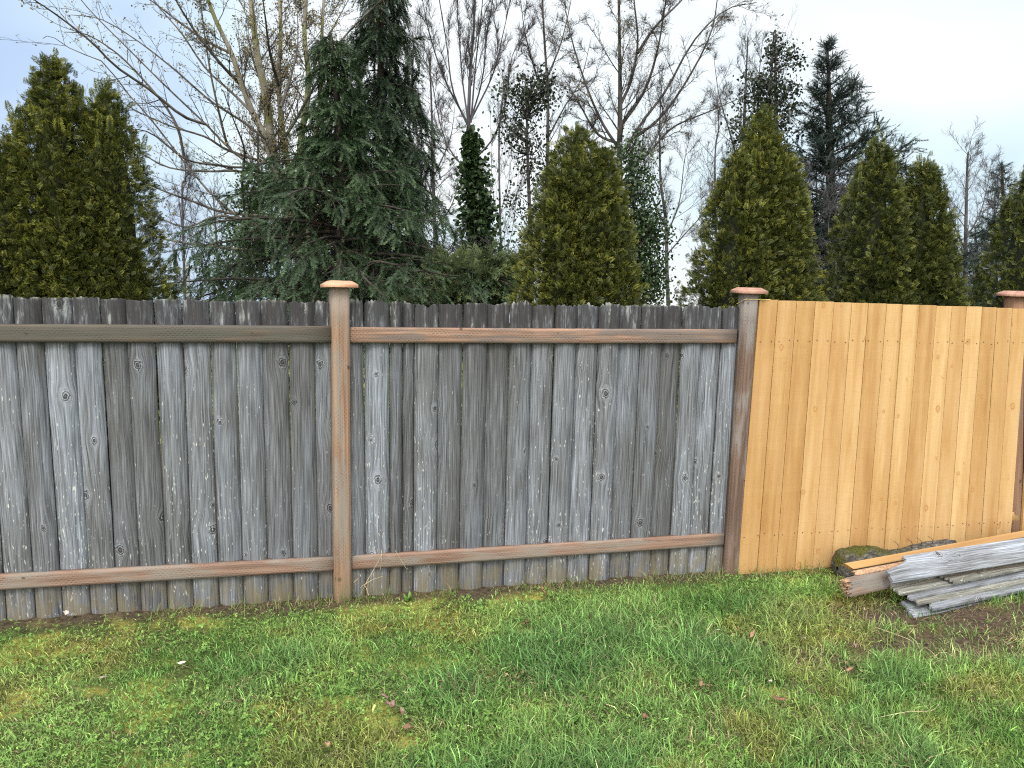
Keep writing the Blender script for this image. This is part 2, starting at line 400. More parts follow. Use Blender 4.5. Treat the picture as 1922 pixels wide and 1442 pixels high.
# the materials of the fence
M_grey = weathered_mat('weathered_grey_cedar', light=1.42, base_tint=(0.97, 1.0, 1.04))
M_cedar = cedar_mat('fresh_yellow_cedar')
M_post1 = treated_mat('treated_post_brown', (0.175, 0.106, 0.068), (0.295, 0.192, 0.130), 0.34, (0.21, 0.195, 0.17), 0.18, 1.55, 0.10)
M_post2 = treated_mat('treated_post_dull', (0.085, 0.056, 0.041), (0.180, 0.122, 0.094), 0.36, (0.21, 0.20, 0.192), 0.22, 1.5, 0.05)
M_post3 = treated_mat('treated_post_plain', (0.16, 0.09, 0.055), (0.24, 0.14, 0.09), 0.15)
M_railA = treated_mat('treated_rail_grey', (0.052, 0.043, 0.034), (0.125, 0.096, 0.073), 0.66, (0.072, 0.072, 0.060), 0.28)
M_railB = treated_mat('treated_rail_brown', (0.145, 0.088, 0.062), (0.300, 0.192, 0.138), 0.40, (0.13, 0.115, 0.105), 0.42)
M_railC = treated_mat('treated_rail_reddish', (0.145, 0.090, 0.066), (0.262, 0.172, 0.128), 0.36, (0.20, 0.18, 0.155), 0.28)

# ---- old fence
old_fence = empty('weathered_fence', (0, 0, 0.03), 'old weathered grey plank fence with brown rails and posts, on the left and centre', 'fence')
PY = 0.046                                # picket plane (front faces), behind the rails
def pickets(edges, seam_y, tops, name, lab):
    acc = Acc()
    for i in range(len(edges)-1):
        xa, xb = edges[i], edges[i+1]
        g = 0.0013+0.0017*rng.random()
        w = xb-xa-2*g; nu = max(6, int(w/0.0085))
        xs = np.linspace(-w/2, w/2, nu+1)
        s = seedval()
        cum = np.cumsum(rng.normal(0, 0.0024, nu+1)); cum -= np.linspace(cum[0], cum[-1], nu+1)
        jag = cum + rng.normal(0, 0.0018, nu+1) - 0.011*np.clip(np.abs(2*xs/w)-0.80, 0, 1)/0.18*rng.random()
        if tops[i % len(tops)] > 1: jag = jag*2.2
        h_top = 1.764+rng.normal(0, 0.0045); z0 = 0.0
        if w < 0.08: jag[:2] += 0.01
        V, F, A = plank(h_top-z0, w, 0.016, s, nu, 9, cup=0.024*rng.uniform(0.75, 1.2), jag1=jag, jag0=rng.normal(0, 0.006, nu+1), wav=0.0018, bev=0.004)
        V = V @ roty(rng.normal(0, 0.0010)).T @ rotz(rng.normal(0, 0.035)).T
        V += np.array([(xa+xb)/2, PY+0.011+(0.0045 if i % 2 else -0.0045)+rng.normal(0, 0.0025), z0])
        acc.add(V, F, A)
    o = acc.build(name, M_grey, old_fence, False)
    me = o.data; sm = np.ones(len(me.polygons), bool); me.polygons.foreach_set('use_smooth', sm)
    me.set_sharp_from_angle(angle=R(35))
    if lab: o['label'] = lab
    return o
sA = [29, 83, 140, 191, 240.5, 292, 344, 394, 443, 492, 542, 590]
eA = [at(p, 648, PY)[0] for p in sA]
eA = [eA[0]-0.142*k for k in range(24, 0, -1)]+eA+[at(634, 648, PY)[0]]
pickets(eA, 648, [1], 'picket_panel', None)
sB = [130, 190, 297, 350, 402, 503, 605, 706, 803, 897, 992, 1085, 1179, 1268, 1357, 1447, 1532, 1614, 1697]
eB = [at(p/2.254+600, 651, PY)[0] for p in sB]+[2.47]
eB[0] = 0.02
pickets(eB, 651, [2, 2, 1.5, 2, 1.5, 1, 1, 1], 'picket_panel', None)
def rail(xa, xb, zc, h, t, yc, mat, label, dz=0.0, name='rail'):
    s = seedval()
    V, F, A = plank(xb-xa, h, t, s, 6, 14, 0.0, wav=0.0022, bev=0.003)
    # lay along +X: z -> x, x -> -z
    V = np.stack([V[:, 2]+xa, V[:, 1]+yc, -V[:, 0]+zc+dz*(V[:, 2]/(xb-xa))], 1)
    o = build(name, V, F, mat, old_fence, False, {'pc': A})
    if label: o['label'] = label
    return o
# widths seen in the photo give the rail heights
rail(-2.42, -0.035, 1.585, 0.092, 0.038, 0.019, M_railA, 'greyed mossy top rail')
rail(0.042, 2.415, 1.581, 0.086, 0.038, 0.019, M_railB, 'brown incised top rail with dark knots')
rail(-2.42, -0.035, 0.266, 0.082, 0.038, 0.019, M_railC, None, -0.012)
rail(0.042, 2.425, 0.252, 0.080, 0.038, 0.019, M_railC, None, 0.008)

def post(x, y, w, z0, z1, rot, mat, parent, label=None, lean=(0, 0)):
    V, F, A = plank(z1-z0, w, w, seedval(), 6, 12, 0.0, bev=0.006, wav=0.0015, v0=z0)
    # side faces: let u run on round the corner
    A[:, 0] = A[:, 0]+(V[:, 1]+w/2)*0.9
    V[:, 0] += lean[0]*V[:, 2]; V[:, 1] += lean[1]*V[:, 2]
    V = V @ rotz(rot).T + np.array([x, y, z0])
    o = build('post', V, F, mat, parent, False, {'pc': A}, origin=(x, y, z0))
    if label: o['label'] = label
    return o
def post_cap(x, y, z, w, rot, tilt, mat, parent, label=None):
    hw, ht, h1, h2 = w/2, w/2*0.66, 0.017, 0.036
    V = []
    for (r, zz) in ((hw*0.995, 0), (hw, 0.0015), (hw, h1), (hw*0.985, h1+0.001), (ht, h2), (ht*0.97, h2+0.0008)):
        V += [(-r, -r, zz), (r, -r, zz), (r, r, zz), (-r, r, zz)]
    V = np.array(V); A = np.stack([V[:, 1], V[:, 0], np.full(len(V), seedval())], 1)
    F = []
    for k in range(5):
        for i in range(4): F.append((k*4+i, k*4+(i+1) % 4, k*4+4+(i+1) % 4, k*4+4+i))
    F += [(3, 2, 1, 0), (20, 21, 22, 23)]
    V = V @ rotx(tilt[0]).T @ roty(tilt[1]).T @ rotz(rot).T
    o = build('post_cap', V+np.array([x, y, z]), np.array(F), mat, parent, False, {'pc': A}, origin=(x, y, z))
    if label: o['label'] = label
    return o
def cap_mat(name, c1, c2):
    M = Mat(name, 0.6, 0.3)
    u, v, w = M.sep(M.attr('pc'))
    n1 = M.noise(M.xyz(M.m('MULTIPLY', u, 130), M.m('MULTIPLY', v, 8), w), 1, 3)
    n2 = M.noise(M.n('ShaderNodeTexCoord').outputs['Object'], 25, 2)
    c = M.mix(M.rng(n1, 0.35, 0.65), c1, c2)
    c = M.mix(M.rng(n2, 0.5, 0.75, 0, 0.4), c, tuple(x*0.6 for x in c1))
    M.color(c); M.bump(n1, 0.3, 0.002); return M.mat
M_cap1 = cap_mat('cap_pale_cedar', (0.38, 0.205, 0.12), (0.50, 0.30, 0.19))
M_cap2 = cap_mat('cap_reddish_cedar', (0.26, 0.135, 0.095), (0.37, 0.215, 0.158))
p1 = post(0.004, 0.012, 0.091, -0.08, 1.842, R(16), M_post1, old_fence, 'orange brown post between the two grey bays')
post_cap(0.004, 0.012, 1.842, 0.168, R(14), (R(-3.5), R(1.0)), M_cap1, p1)
p2 = post(2.477, 0.0, 0.089, -0.10, 1.848, R(-1), M_post2, old_fence, 'dull brown post beside the yellow section')
post_cap(2.477, 0.0, 1.848, 0.166, R(-3), (R(-1), R(0.5)), M_cap2, p2)
rail(-4.86, -2.51, 1.585, 0.092, 0.038, 0.019, M_railA, None)
rail(-4.86, -2.51, 0.262, 0.082, 0.038, 0.019, M_railC, None)
post(-4.905, 0.0, 0.089, -0.10, 1.83, R(1), M_post2, old_fence)
p0 = post(-2.465, 0.0, 0.089, -0.10, 1.83, R(3), M_post1, old_fence)
post_cap(-2.465, 0.0, 1.83, 0.166, R(4), (0, 0), M_cap1, p0)

# ---- new yellow section
new_fence = empty('new_fence', (3.5, 0, 0.03), 'new yellow cedar board fence section, clean edged, to the right of the old grey fence', 'fence')
NY = -0.040
sY = [187, 263, 340, 417, 495, 568, 635, 710, 776, 845, 915, 980, 1040, 1105, 1165, 1228]
sYb = [(97, 1200), (178, 1200), (255, 1200), (333, 1200), (405, 1195), (483, 1188), (556, 1120), (628, 1100), (703, 1095), (765, 1095), (836, 1095), (903, 1090), (970, 1088), (1035, 1085), (1103, 1055), (1166, 1045)]
eY = [at(p/2.186+1340, 570, NY)[0] for p in sY]+[at(1928, 581, NY)[0]]
eYb = [at(p/2.186+1340, q/2.186+520, NY)[0] for p, q in sYb]+[at(1900, 1003, NY)[0]]
def yellow_panel(edges, edges_b, name):
    """boards nailed between edge positions at the top and at the foot: the section leans a little"""
    acc = Acc(); nails = []
    for i in range(len(edges)-1):
        xa, xb = edges[i], edges[i+1]; g = 0.0013+0.0016*rng.random(); w = xb-xa-2*g
        xc, xd = edges_b[i], edges_b[i+1]
        top = 1.813-0.0175*(xa-2.5)+rng.normal(0, 0.0012); bot = 0.012+0.018*(xa-2.5)+rng.normal(0, 0.002)
        V, F, A = plank(top-bot, w, 0.018, seedval(), 4, 6, 0.0005, wav=0.0008, bev=0.0018, v0=bot)
        q = 1-V[:, 2]/(top-bot)
        V = V @ rotz(rng.normal(0, 0.016)).T
        V[:, 0] = (xa+xb)/2+V[:, 0]*(1-q+q*(xd-xc-2*g)/w)+q*((xc+xd)/2-(xa+xb)/2)
        V[:, 1] += NY+0.009+rng.normal(0, 0.0013); V[:, 2] += bot
        acc.add(V, F, A)
        for zz in (1.556, 0.290):
            for fx in (0.2, 0.80):
                q_ = 1-zz/1.8
                nails.append(((xa+fx*(xb-xa))*(1-q_)+(xc+fx*(xd-xc))*q_+rng.normal(0, 0.006), zz+rng.normal(0, 0.006)-0.003*(xa-2.5)))
    o = acc.build(name, M_cedar, new_fence, True); o.data.set_sharp_from_angle(angle=R(30))
    return nails
nails = yellow_panel(eY, eYb, 'board_panel')
p3t, p3b = at(1914, 575, 0.02)[0], at(1909, 1010, 0.02)[0]
post3_x = p3b
eZ = [at(1945, 581, NY)[0]+0.125*k for k in range(0, 9)]
eZb = [at(1920, 1003, NY)[0]+0.125*k for k in range(0, 9)]
yellow_panel(eZ, eZb, 'board_panel')
p3 = post(p3b, 0.026, 0.089, -0.08, 1.858, R(0), M_post3, new_fence, None, ((p3t-p3b)/1.6, 0))
post_cap(p3t+(p3t-p3b)*0.16, 0.026, 1.858, 0.166, R(2), (R(-1), 0), M_cap2, p3)
for (xa, xb) in ((2.523, post3_x-0.045), (post3_x+0.045, eZ[-1])):
    for zz in (1.53, 0.30):
        V, F, A = plank(xb-xa, 0.089, 0.038, seedval(), 3, 3)
        V = np.stack([V[:, 2]+xa, V[:, 1]+NY+0.040, -V[:, 0]+zz], 1)
        build('rail', V, F, M_cedar, new_fence, False, {'pc': A})
M_nail = plain_mat('nail_steel', (0.06, 0.045, 0.035), 0.5, 0.5)
ang = np.linspace(0, 2*math.pi, 9)[:-1]
nv_ = np.concatenate([np.stack([0.0036*np.cos(ang), np.zeros(8), 0.0036*np.sin(ang)], 1), np.stack([0.0034*np.cos(ang), np.full(8, -0.0016), 0.0034*np.sin(ang)], 1)])
nf_ = [np.array([[i, (i+1) % 8, 8+(i+1) % 8, 8+i] for i in range(8)]), np.arange(8, 16)[None]]
nail0 = build('nail', nv_, nf_, M_nail, None)
for k, (x, z) in enumerate(nails):
    o = nail0 if k == 0 else nail0.copy()
    if k: COL.objects.link(o)
    o.parent = new_fence; o.location = (x-new_fence.location.x, NY-0.0010-new_fence.location.y, z-new_fence.location.z)

# ------------------------------------------------------------------ tubes and growth
def tubes(P, Rr, sides=4, seed=0):
    """P (N,n,3), Rr (N,n) -> V, quads"""
    N, n, _ = P.shape
    T = np.gradient(P, axis=1); T = unit(T)
    ref = np.where(np.abs(T[:, :1, 2:3]) > 0.85, np.array([[[1.0, 0, 0]]]), np.array([[[0, 0, 1.0]]]))
    ref = np.broadcast_to(ref, T.shape)
    B = unit(np.cross(T, ref)); Nn = np.cross(B, T)
    a = np.arange(sides)*2*math.pi/sides
    V = P[:, :, None, :]+Rr[:, :, None, None]*(np.cos(a)[None, None, :, None]*B[:, :, None, :]+np.sin(a)[None, None, :, None]*Nn[:, :, None, :])
    V = V.reshape(-1, 3)
    base = (np.arange(N)*n*sides)[:, None, None]; k = (np.arange(n-1)*sides)[None, :, None]; s = np.arange(sides)[None, None, :]; s2 = (s+1) % sides
    F = np.stack([base+k+s, base+k+s2, base+k+s2+sides, base+k+s+sides], -1).reshape(-1, 4)
    return V, F
def spline(pts, n):
    """Catmull-Rom through pts resampled to n"""
    p = np.asarray(pts, float); p = np.vstack([2*p[0]-p[1], p, 2*p[-1]-p[-2]])
    t = np.linspace(0, len(p)-3-1e-6, n); i = t.astype(int); f = (t-i)[:, None]
    a, b, c, d = p[i], p[i+1], p[i+2], p[i+3]
    return 0.5*((2*b)+(-a+c)*f+(2*a-5*b+4*c-d)*f**2+(-a+3*b-3*c+d)*f**3)
def spawn(P, Rr, count, tr, ang, lf, npts, up=0.2, wig=0.10, rf=0.6, flat=0.0, rmin=0.0012, taper=0.15, minlen=0.03, jl=0.35, rg=None, bias=None):
    """children of every polyline: count each, at t in tr, at angle ang(+-) degrees, length lf*(parent length)*(1-0.6t)"""
    rg = rg or rng
    N, n, _ = P.shape
    L = np.linalg.norm(np.diff(P, axis=1), axis=2).sum(1)
    idx = np.repeat(np.arange(N), count)
    # even spacing with jitter
    t = tr[0]+(tr[1]-tr[0])*((np.tile(np.arange(count), N)+rg.random(N*count))/count)
    f = t*(n-1); i = np.minimum(f.astype(int), n-2); fr = (f-i)[:, None]
    p0 = P[idx, i]*(1-fr)+P[idx, i+1]*fr
    T = unit(P[idx, i+1]-P[idx, i])
    r0 = (Rr[idx, i]*(1-fr[:, 0])+Rr[idx, i+1]*fr[:, 0])*rf
    rv = unit(rg.normal(size=T.shape)); 
    if bias is not None: rv = unit(rv+np.asarray(bias))
    rv[:, 2] *= (1-flat); side = unit(rv-(rv*T).sum(1, keepdims=True)*T)
    a = np.radians(rg.normal(ang[0], ang[1], len(t)))[:, None]
    D = unit(np.cos(a)*T+np.sin(a)*side)
    ln = np.maximum(L[idx]*lf*(1-0.6*t)*np.exp(rg.normal(0, jl, len(t))), minlen)
    step = (ln/(npts-1))[:, None]
    pts = [p0]; d = D
    for k in range(npts-1):
        d = unit(d+rg.normal(0, wig, d.shape)+np.array([0, 0, up/(npts-1)]))
        pts.append(pts[-1]+d*step)
    C = np.stack(pts, 1)
    tt = np.linspace(0, 1, npts)[None]
    r = np.maximum(r0[:, None]*(1-(1-taper)*tt), rmin*(1-0.5*tt))
    return C, r
def tube_mesh(name, sets, mat, parent, sides=(6, 5, 4, 3, 3), smooth=True):
    acc = Acc()
    for k, (P, r) in enumerate(sets):
        V, F = tubes(P, r, sides[min(k, len(sides)-1)]); acc.add(V, F)
    return acc.build(name, mat, parent, smooth)

# ------------------------------------------------------------------ leaf templates
def instance(tv, tf, tfol, pos, X, Y, Z, scale, rnd):
    """copies of a template merged: X,Y,Z (N,3) axes"""
    N = len(pos); k = len(tv)
    s = np.asarray(scale)[:, None, None]
    V = pos[:, None, :]+s*(tv[None, :, 0:1]*X[:, None, :]+tv[None, :, 1:2]*Y[:, None, :]+tv[None, :, 2:3]*Z[:, None, :])
    F = (tf[None]+(np.arange(N)*k)[:, None, None]).reshape(-1, tf.shape[1])
    A = np.zeros((N, k, 3)); A[:, :, 0] = np.asarray(rnd)[:, None]; A[:, :, 1] = tfol[None]
    return V.reshape(-1, 3), F, A.reshape(-1, 3)
def frame(D, rg, roll=None, ref=None):
    """Y along D, random roll unless a preferred normal is given"""
    D = unit(D)
    rv = unit(rg.normal(size=D.shape)) if ref is None else unit(np.asarray(ref)+rg.normal(0, 0.45, D.shape))
    X = unit(np.cross(D, rv)); Z = np.cross(X, D)
    return X, D, Z
def rhomb(p, d, ln, w, t0, t1, out):
    """thin pointed scale: 4 vertices"""
    d = np.array(d)/np.linalg.norm(d); s = np.array([d[1], -d[0], 0])
    p = np.array(p)
    out[0] += [p-s*w*0.25, p+s*w*0.5+d*ln*0.45, p+d*ln, p-s*w*0.5+d*ln*0.45]
    out[1] += [t0, (t0+t1)/2, t1, (t0+t1)/2]
def frond_template(seed=1):
    """flat fan of cedar scale twigs, length 1 along +Y"""
    rg = np.random.default_rng(seed); out = [[], []]
    rhomb((0, 0, 0), (0, 1, 0), 1.0, 0.055, 0, 0.9, out)
    for k in range(6):
        t = 0.14+0.13*k
        for sd in (-1, 1):
            tt = t+0.05*(sd > 0)
            ln = (0.50-0.42*abs(tt-0.25))*rg.uniform(0.8, 1.2); a = math.radians(rg.uniform(32, 48))*sd
            d = np.array([math.sin(a), math.cos(a), rg.normal(0, 0.12)]); p = np.array([0, tt, 0.0])
            rhomb(p, d, ln, 0.062, tt*0.6, 0.95, out)
            a2 = a*1.9; d2 = np.array([math.sin(a2), math.cos(a2), rg.normal(0, 0.15)])
            rhomb(p+d*ln*0.40, d2, ln*0.45, 0.06, 0.5, 1.0, out)
            if k < 4: rhomb(p+d*ln*0.55, np.array([math.sin(a*0.2), math.cos(a*0.2), rg.normal(0, .15)]), ln*0.42, 0.06, 0.5, 1.0, out)
    V = np.array(out[0]); V[:, 2] += 0.12*V[:, 1]**2*-1
    return V, np.arange(len(V)).reshape(-1, 4), np.array(out[1])
def needle_template(n=22, nl=0.16, seed=2, flat=0.5, width=0.022):
    """twig of length 1 along +Y with needles"""
    rg = np.random.default_rng(seed); V = []; t_ = []
    for k in range(n):
        for sd in (-1, 1):
            y = (k+rg.random()*0.8)/n*0.95; a = math.radians(rg.uniform(38, 62))
            l = nl*(1.1-0.5*y)*rg.uniform(0.8, 1.15)
            d = np.array([sd*math.sin(a), math.cos(a), rg.normal(0, flat)]); d /= np.linalg.norm(d)
            p = np.array([0, y, 0]); s = np.array([d[1], -d[0], 0])*width
            V += [p-s, p+s, p+d*l]; t_ += [y*0.5, y*0.5, 0.35+0.65*y]
    V += [(-0.012, 0, 0), (0.012, 0, 0), (0, 1.02, 0)]; t_ += [0, 0, 0.6]
    return np.array(V), np.arange(len(V)).reshape(-1, 3), np.array(t_)
def leaf_template(w=0.75):
    V = np.array([(0, 0, 0), (w/2, 0.38, 0.10), (w*0.36, 0.72, 0.08), (0, 1, -0.04), (-w*0.36, 0.72, 0.08), (-w/2, 0.38, 0.10), (0, 0.5, 0.0)])
    F = np.array([(0, 1, 6), (1, 2, 6), (2, 3, 6), (3, 4, 6), (4, 5, 6), (5, 0, 6)])
    return V, F, np.array([0.2, 0.5, 0.7, 1.0, 0.7, 0.5, 0.5])
FROND = [frond_template(s) for s in (1, 5, 9)]
NEEDLE = [needle_template(seed=s) for s in (2, 6)]
LEAF = leaf_template(); IVY = leaf_template(0.95)
# ------------------------------------------------------------------ ground
SOIL = [on_ground(1730, 1150), on_ground(1800, 1200), on_ground(1560, 1235), on_ground(1880, 1160)]
def lawn_h(x, y):
    h = 0.030*(vnoise(x, y, 1.1, 1, 3)-0.5)+0.012*(vnoise(x, y, 6.0, 2, 2)-0.5)
    h = h+0.035*np.clip((-y-0.3)/4, 0, 1)
    near = np.clip(1-np.abs(y-0.03)/0.25, 0, 1)
    return 0.035+h*(1-0.6*near)
def far_h(x, y):
    d = np.clip(y-7, 0, None)
    return -0.10*d-0.0
def soil_mask(x, y):
    m_ = np.zeros_like(x)
    for (p, rx, ry, a) in ((SOIL[0], 0.62, 0.20, 1.0), (SOIL[1], 0.62, 0.20, 0.95), (SOIL[2], 0.42, 0.16, 0.62), (SOIL[3], 0.9, 0.22, 1.0), (on_ground(1830, 1222), 0.5, 0.15, 0.85), (on_ground(1630, 1138), 0.34, 0.12, 0.8), (on_ground(1690, 1215), 0.45, 0.14, 0.7)):
        m_ = np.maximum(m_, a*np.clip(1.5-np.sqrt(((x-p[0])/rx)**2+((y-p[1])/ry)**2)*1.0, 0, 1))
    n_ = vnoise(x, y, 7, 5, 3)
    m_ = np.clip(m_*1.2-(n_-0.35)*0.9, 0, 1)
    strip = np.clip((y+0.185-0.14*(vnoise(x, y, 3, 8, 3)-0.3))/0.10, 0, 1)*np.clip((3.6-y)/0.3, 0, 1)
    return np.maximum(m_, strip*0.9)
def grid_mesh(xs, ys, hf):
    X, Y = np.meshgrid(xs, ys, indexing='ij'); Z = hf(X, Y)
    V = np.stack([X, Y, Z], -1).reshape(-1, 3); nx, ny = len(xs), len(ys)
    i, j = np.meshgrid(np.arange(nx-1), np.arange(ny-1), indexing='ij'); a = (i*ny+j).ravel()
    return V, np.stack([a, a+ny, a+ny+1, a+1], 1)
xs = np.concatenate([[-900, -400, -150, -60, -25, -12, -8], np.arange(-6, 9.01, 0.06), [11, 15, 25, 60, 150, 400, 900]])
ys = np.concatenate([[-300, -100, -40, -15, -8], np.arange(-5, 2.01, 0.05), [3, 5, 7, 9, 12, 18, 30, 60, 150, 400, 900]])
V, F = grid_mesh(xs, ys, lambda x, y: lawn_h(np.clip(x, -20, 20), np.clip(y, -20, 20))+far_h(x, y))
sm = soil_mask(V[:, 0], V[:, 1])
Mg = Mat('lawn_soil', 0.95, 0.15)
gs, gt, _ = Mg.sep(Mg.attr('gr'))
pos = Mg.n('ShaderNodeNewGeometry').outputs['Position']
n1 = Mg.noise(pos, 38, 5, 0.7); n2 = Mg.noise(pos, 3.0, 3)
soilc = Mg.mix(Mg.rng(n1, 0.3, 0.7), (0.030, 0.021, 0.015), (0.105, 0.075, 0.055))
turf = Mg.mix(Mg.rng(n1, 0.3, 0.65), (0.030, 0.040, 0.012), (0.085, 0.110, 0.030))
moss = Mg.mix(Mg.rng(n1, 0.3, 0.7), (0.15, 0.15, 0.03), (0.32, 0.29, 0.07))
turf = Mg.mix(Mg.rng(n2, 0.5, 0.62), turf, moss)
Mg.color(Mg.mix(gs, turf, soilc)); Mg.bump(n1, 0.9, 0.02)
lawn = build('lawn', V, F, Mg.mat, None, True, {'gr': np.stack([sm, sm*0, sm*0], 1)})
tag(lawn, 'mown green lawn with mossy and bare earth patches in front of the fence', 'lawn', None, 'structure')

# ---- grass blades
Mb = Mat('grass_blade', 0.55, 0.35)
ca = Mb.attr('gc')
Mb.color(ca)
trn = Mb.n('ShaderNodeBsdfTranslucent', {'Color': ca}); ms = Mb.n('ShaderNodeMixShader', {0: 0.35})
Mb.nt.links.new(Mb.bsdf.outputs[0], ms.inputs[1]); Mb.nt.links.new(trn.outputs[0], ms.inputs[2]); Mb.nt.links.new(ms.outputs[0], Mb.out.inputs[0])
def lerp(a, b, t): return np.asarray(a)*(1-t[:, None])+np.asarray(b)*t[:, None]
LEAF_PX = [(738, 1340), (722, 1322), (754, 1346), (703, 1340), (764, 1378), (194, 1285), (340, 1257), (126, 1159), (1016, 1114), (986, 1176), (1410, 1203), (1380, 1190), (1457, 1326), (1312, 1294), (1605, 1219), (1888, 1219), (1595, 1268), (1507, 1207), (1346, 1193), (1444, 1292), (1733, 1298), (1210, 1360), (615, 1412), (818, 1168), (982, 1272)]
LEAF_AT = np.array([on_ground(a, b, 0.06)[:2] for a, b in LEAF_PX])
def press(x, y):       # litter presses the blades down
    d = np.full(len(x), 9.0)
    for q in LEAF_AT: d = np.minimum(d, np.hypot(x-q[0], (y-q[1]+0.03)*0.8))
    return np.clip(d/0.09, 0.25, 1)
def blades(x, y, h, w, az, lean, colour, tipc, curl=0.5):
    n = len(x); z = lawn_h(x, y)+far_h(x, y)
    d = np.stack([np.cos(az), np.sin(az), np.zeros(n)], 1); s = np.stack([-np.sin(az), np.cos(az), np.zeros(n)], 1)
    twist = rng.normal(0, 0.9, n); s = s*np.cos(twist)[:, None]+d*np.sin(twist)[:, None]
    b = np.stack([x, y, z-0.004], 1)
    a1, a2 = lean*(1-curl*0.6), lean*(1+curl*0.8)
    up = np.array([0, 0, 1.0])
    mid = b+h[:, None]*0.55*(np.sin(a1)[:, None]*d+np.cos(a1)[:, None]*up)
    tip = mid+h[:, None]*0.45*(np.sin(a2)[:, None]*d+np.cos(a2)[:, None]*up)
    hw = (w/2)[:, None]
    V = np.stack([b-s*hw*0.8, b+s*hw*0.8, mid-s*hw, mid+s*hw, tip], 1).reshape(-1, 3)
    o = np.arange(n)*5
    Q = np.stack([o, o+1, o+3, o+2], 1); T = np.stack([o+2, o+3, o+4], 1)
    C = np.stack([colour*0.85, colour*0.85, colour, colour, tipc], 1).reshape(-1, 3)
    return V, [Q, T], C
def scatter(n, x0=-3.4, x1=6.2, y0=-3.0, y1=0.02):
    # nearer ground gets more blades
    y = y1-(y1-y0)*rng.random(n)**0.85; x = x0+(x1-x0)*rng.random(n)
    return x, y
def inview(x, y, mx=140):
    P = np.stack([x-CX, y-CY, np.full(len(x), 0.05)-CZ], 1)
    zc = P @ _fwd; px = W_/2+FPX*(P @ _X)/zc; py = H_/2-FPX*(P @ _Y)/zc
    return (zc > 0.3) & (px > -900) & (px < W_+900) & (py < H_+500) & ((np.abs(px-W_/2) < W_/2+mx) | (rng.random(len(x)) < 0.25))
x, y = scatter(560000)
k = inview(x, y); x, y = x[k], y[k]
sm = soil_mask(x, y); lush = vnoise(x, y, 1.7, 21, 3); yel = vnoise(x, y, 2.1, 33, 3); tall = vnoise(x, y, 1.3, 44, 3); fine = vnoise(x, y, 9, 55, 2)
keep = rng.random(len(x)) < (1-sm*0.93)*np.clip(0.55+0.9*(fine-0.2), 0.25, 1)
x, y, lush, yel, tall, fine, sm = (a[keep] for a in (x, y, lush, yel, tall, fine, sm))
n = len(x)
tl = np.clip((tall+0.07*np.clip((x+0.6)/2.2, 0, 1)-0.535)/0.15, 0, 1)*np.clip((-y-0.25)/0.5, 0, 1)
right = np.clip((x+0.6)/2.2, 0, 1)                          # longer grass on the right
h = rng.uniform(0.018, 0.052, n)*(1+0.75*right)+tl*rng.uniform(0, 0.095, n)
h *= np.clip((-y)/0.35, 0.45, 1)*press(x, y)
w = rng.uniform(0.0019, 0.0048, n)*(1+0.3*tl)
base = lerp((0.118, 0.240, 0.056), (0.245, 0.395, 0.112), np.clip((lush-0.35)/0.3, 0, 1))
base = base*(1-tl[:, None]*0.75)+np.array((0.105, 0.215, 0.072))*(tl[:, None]*0.75)       # bluish lush tufts
ym = np.clip((yel+0.25*(fine-0.5)-0.54)/0.15, 0, 1)*(1-0.6*tl); base = base*(1-ym[:, None]*0.8)+np.array((0.27, 0.27, 0.070))*(ym[:, None]*0.8)
r_ = rng.random(n); dry = (r_ < 0.09+0.16*np.clip((vnoise(x, y, 2.7, 123, 3)-0.55)/0.12, 0, 1)+0.30*np.clip(sm*1.5, 0, 1)+0.10*ym)
base[dry] = np.array((0.34, 0.29, 0.16))*rng.uniform(0.6, 1.2, (dry.sum(), 1))
base *= np.exp(rng.normal(0.0, 0.45, (n, 1)))
tipc = base*1.25+np.array((0.02, 0.02, 0.004))
lean = np.abs(rng.normal(0.75, 0.35, n)); lean[dry] += 0.6
az = rng.random(n)*2*math.pi
# combed by the mower: more blades lie over to the left and towards the camera
cm = rng.random(n) < 0.45; az[cm] = math.pi*1.15+rng.normal(0, 0.7, cm.sum())
V, F, C = blades(x, y, h, w, az, np.clip(lean, 0.05, 1.5), base, tipc)
g_ = build('lawn_grass', V, F, Mb.mat, None, False, {'gc': C})
tag(g_, 'short green lawn grass in front of the fence', 'grass', None, 'stuff')
# ---- untrimmed grass where the mower does not reach, along the foot of the fence
n = 3600; x = rng.uniform(-3.0, 5.4, n); y = -0.01-np.abs(rng.normal(0, 0.07, n))
k = vnoise(x, x*0, 3.1, 66, 3)+0.25*np.exp(-((x+0.0)/0.25)**2)+0.12*np.exp(-((x-2.5)/0.3)**2) > 0.52; x, y = x[k], y[k]; n = len(x)
base = lerp((0.12, 0.21, 0.045), (0.22, 0.32, 0.075), rng.random(n)); dd = rng.random(n) < 0.35; base[dd] = np.array((0.36, 0.30, 0.17))*rng.uniform(0.6, 1.2, (dd.sum(), 1))
V, F, C = blades(x, y, rng.uniform(0.03, 0.11, n)*rng.uniform(0.5, 1.2, n), rng.uniform(0.0018, 0.0038, n), rng.random(n)*6.28, np.clip(np.abs(rng.normal(0.6, 0.4, n)), 0.05, 1.4), base, base*1.2)
o = build('fence_foot_grass', V, F, Mb.mat, None, False, {'gc': C}); tag(o, 'ragged untrimmed grass along the foot of the fence', 'grass', None, 'stuff')
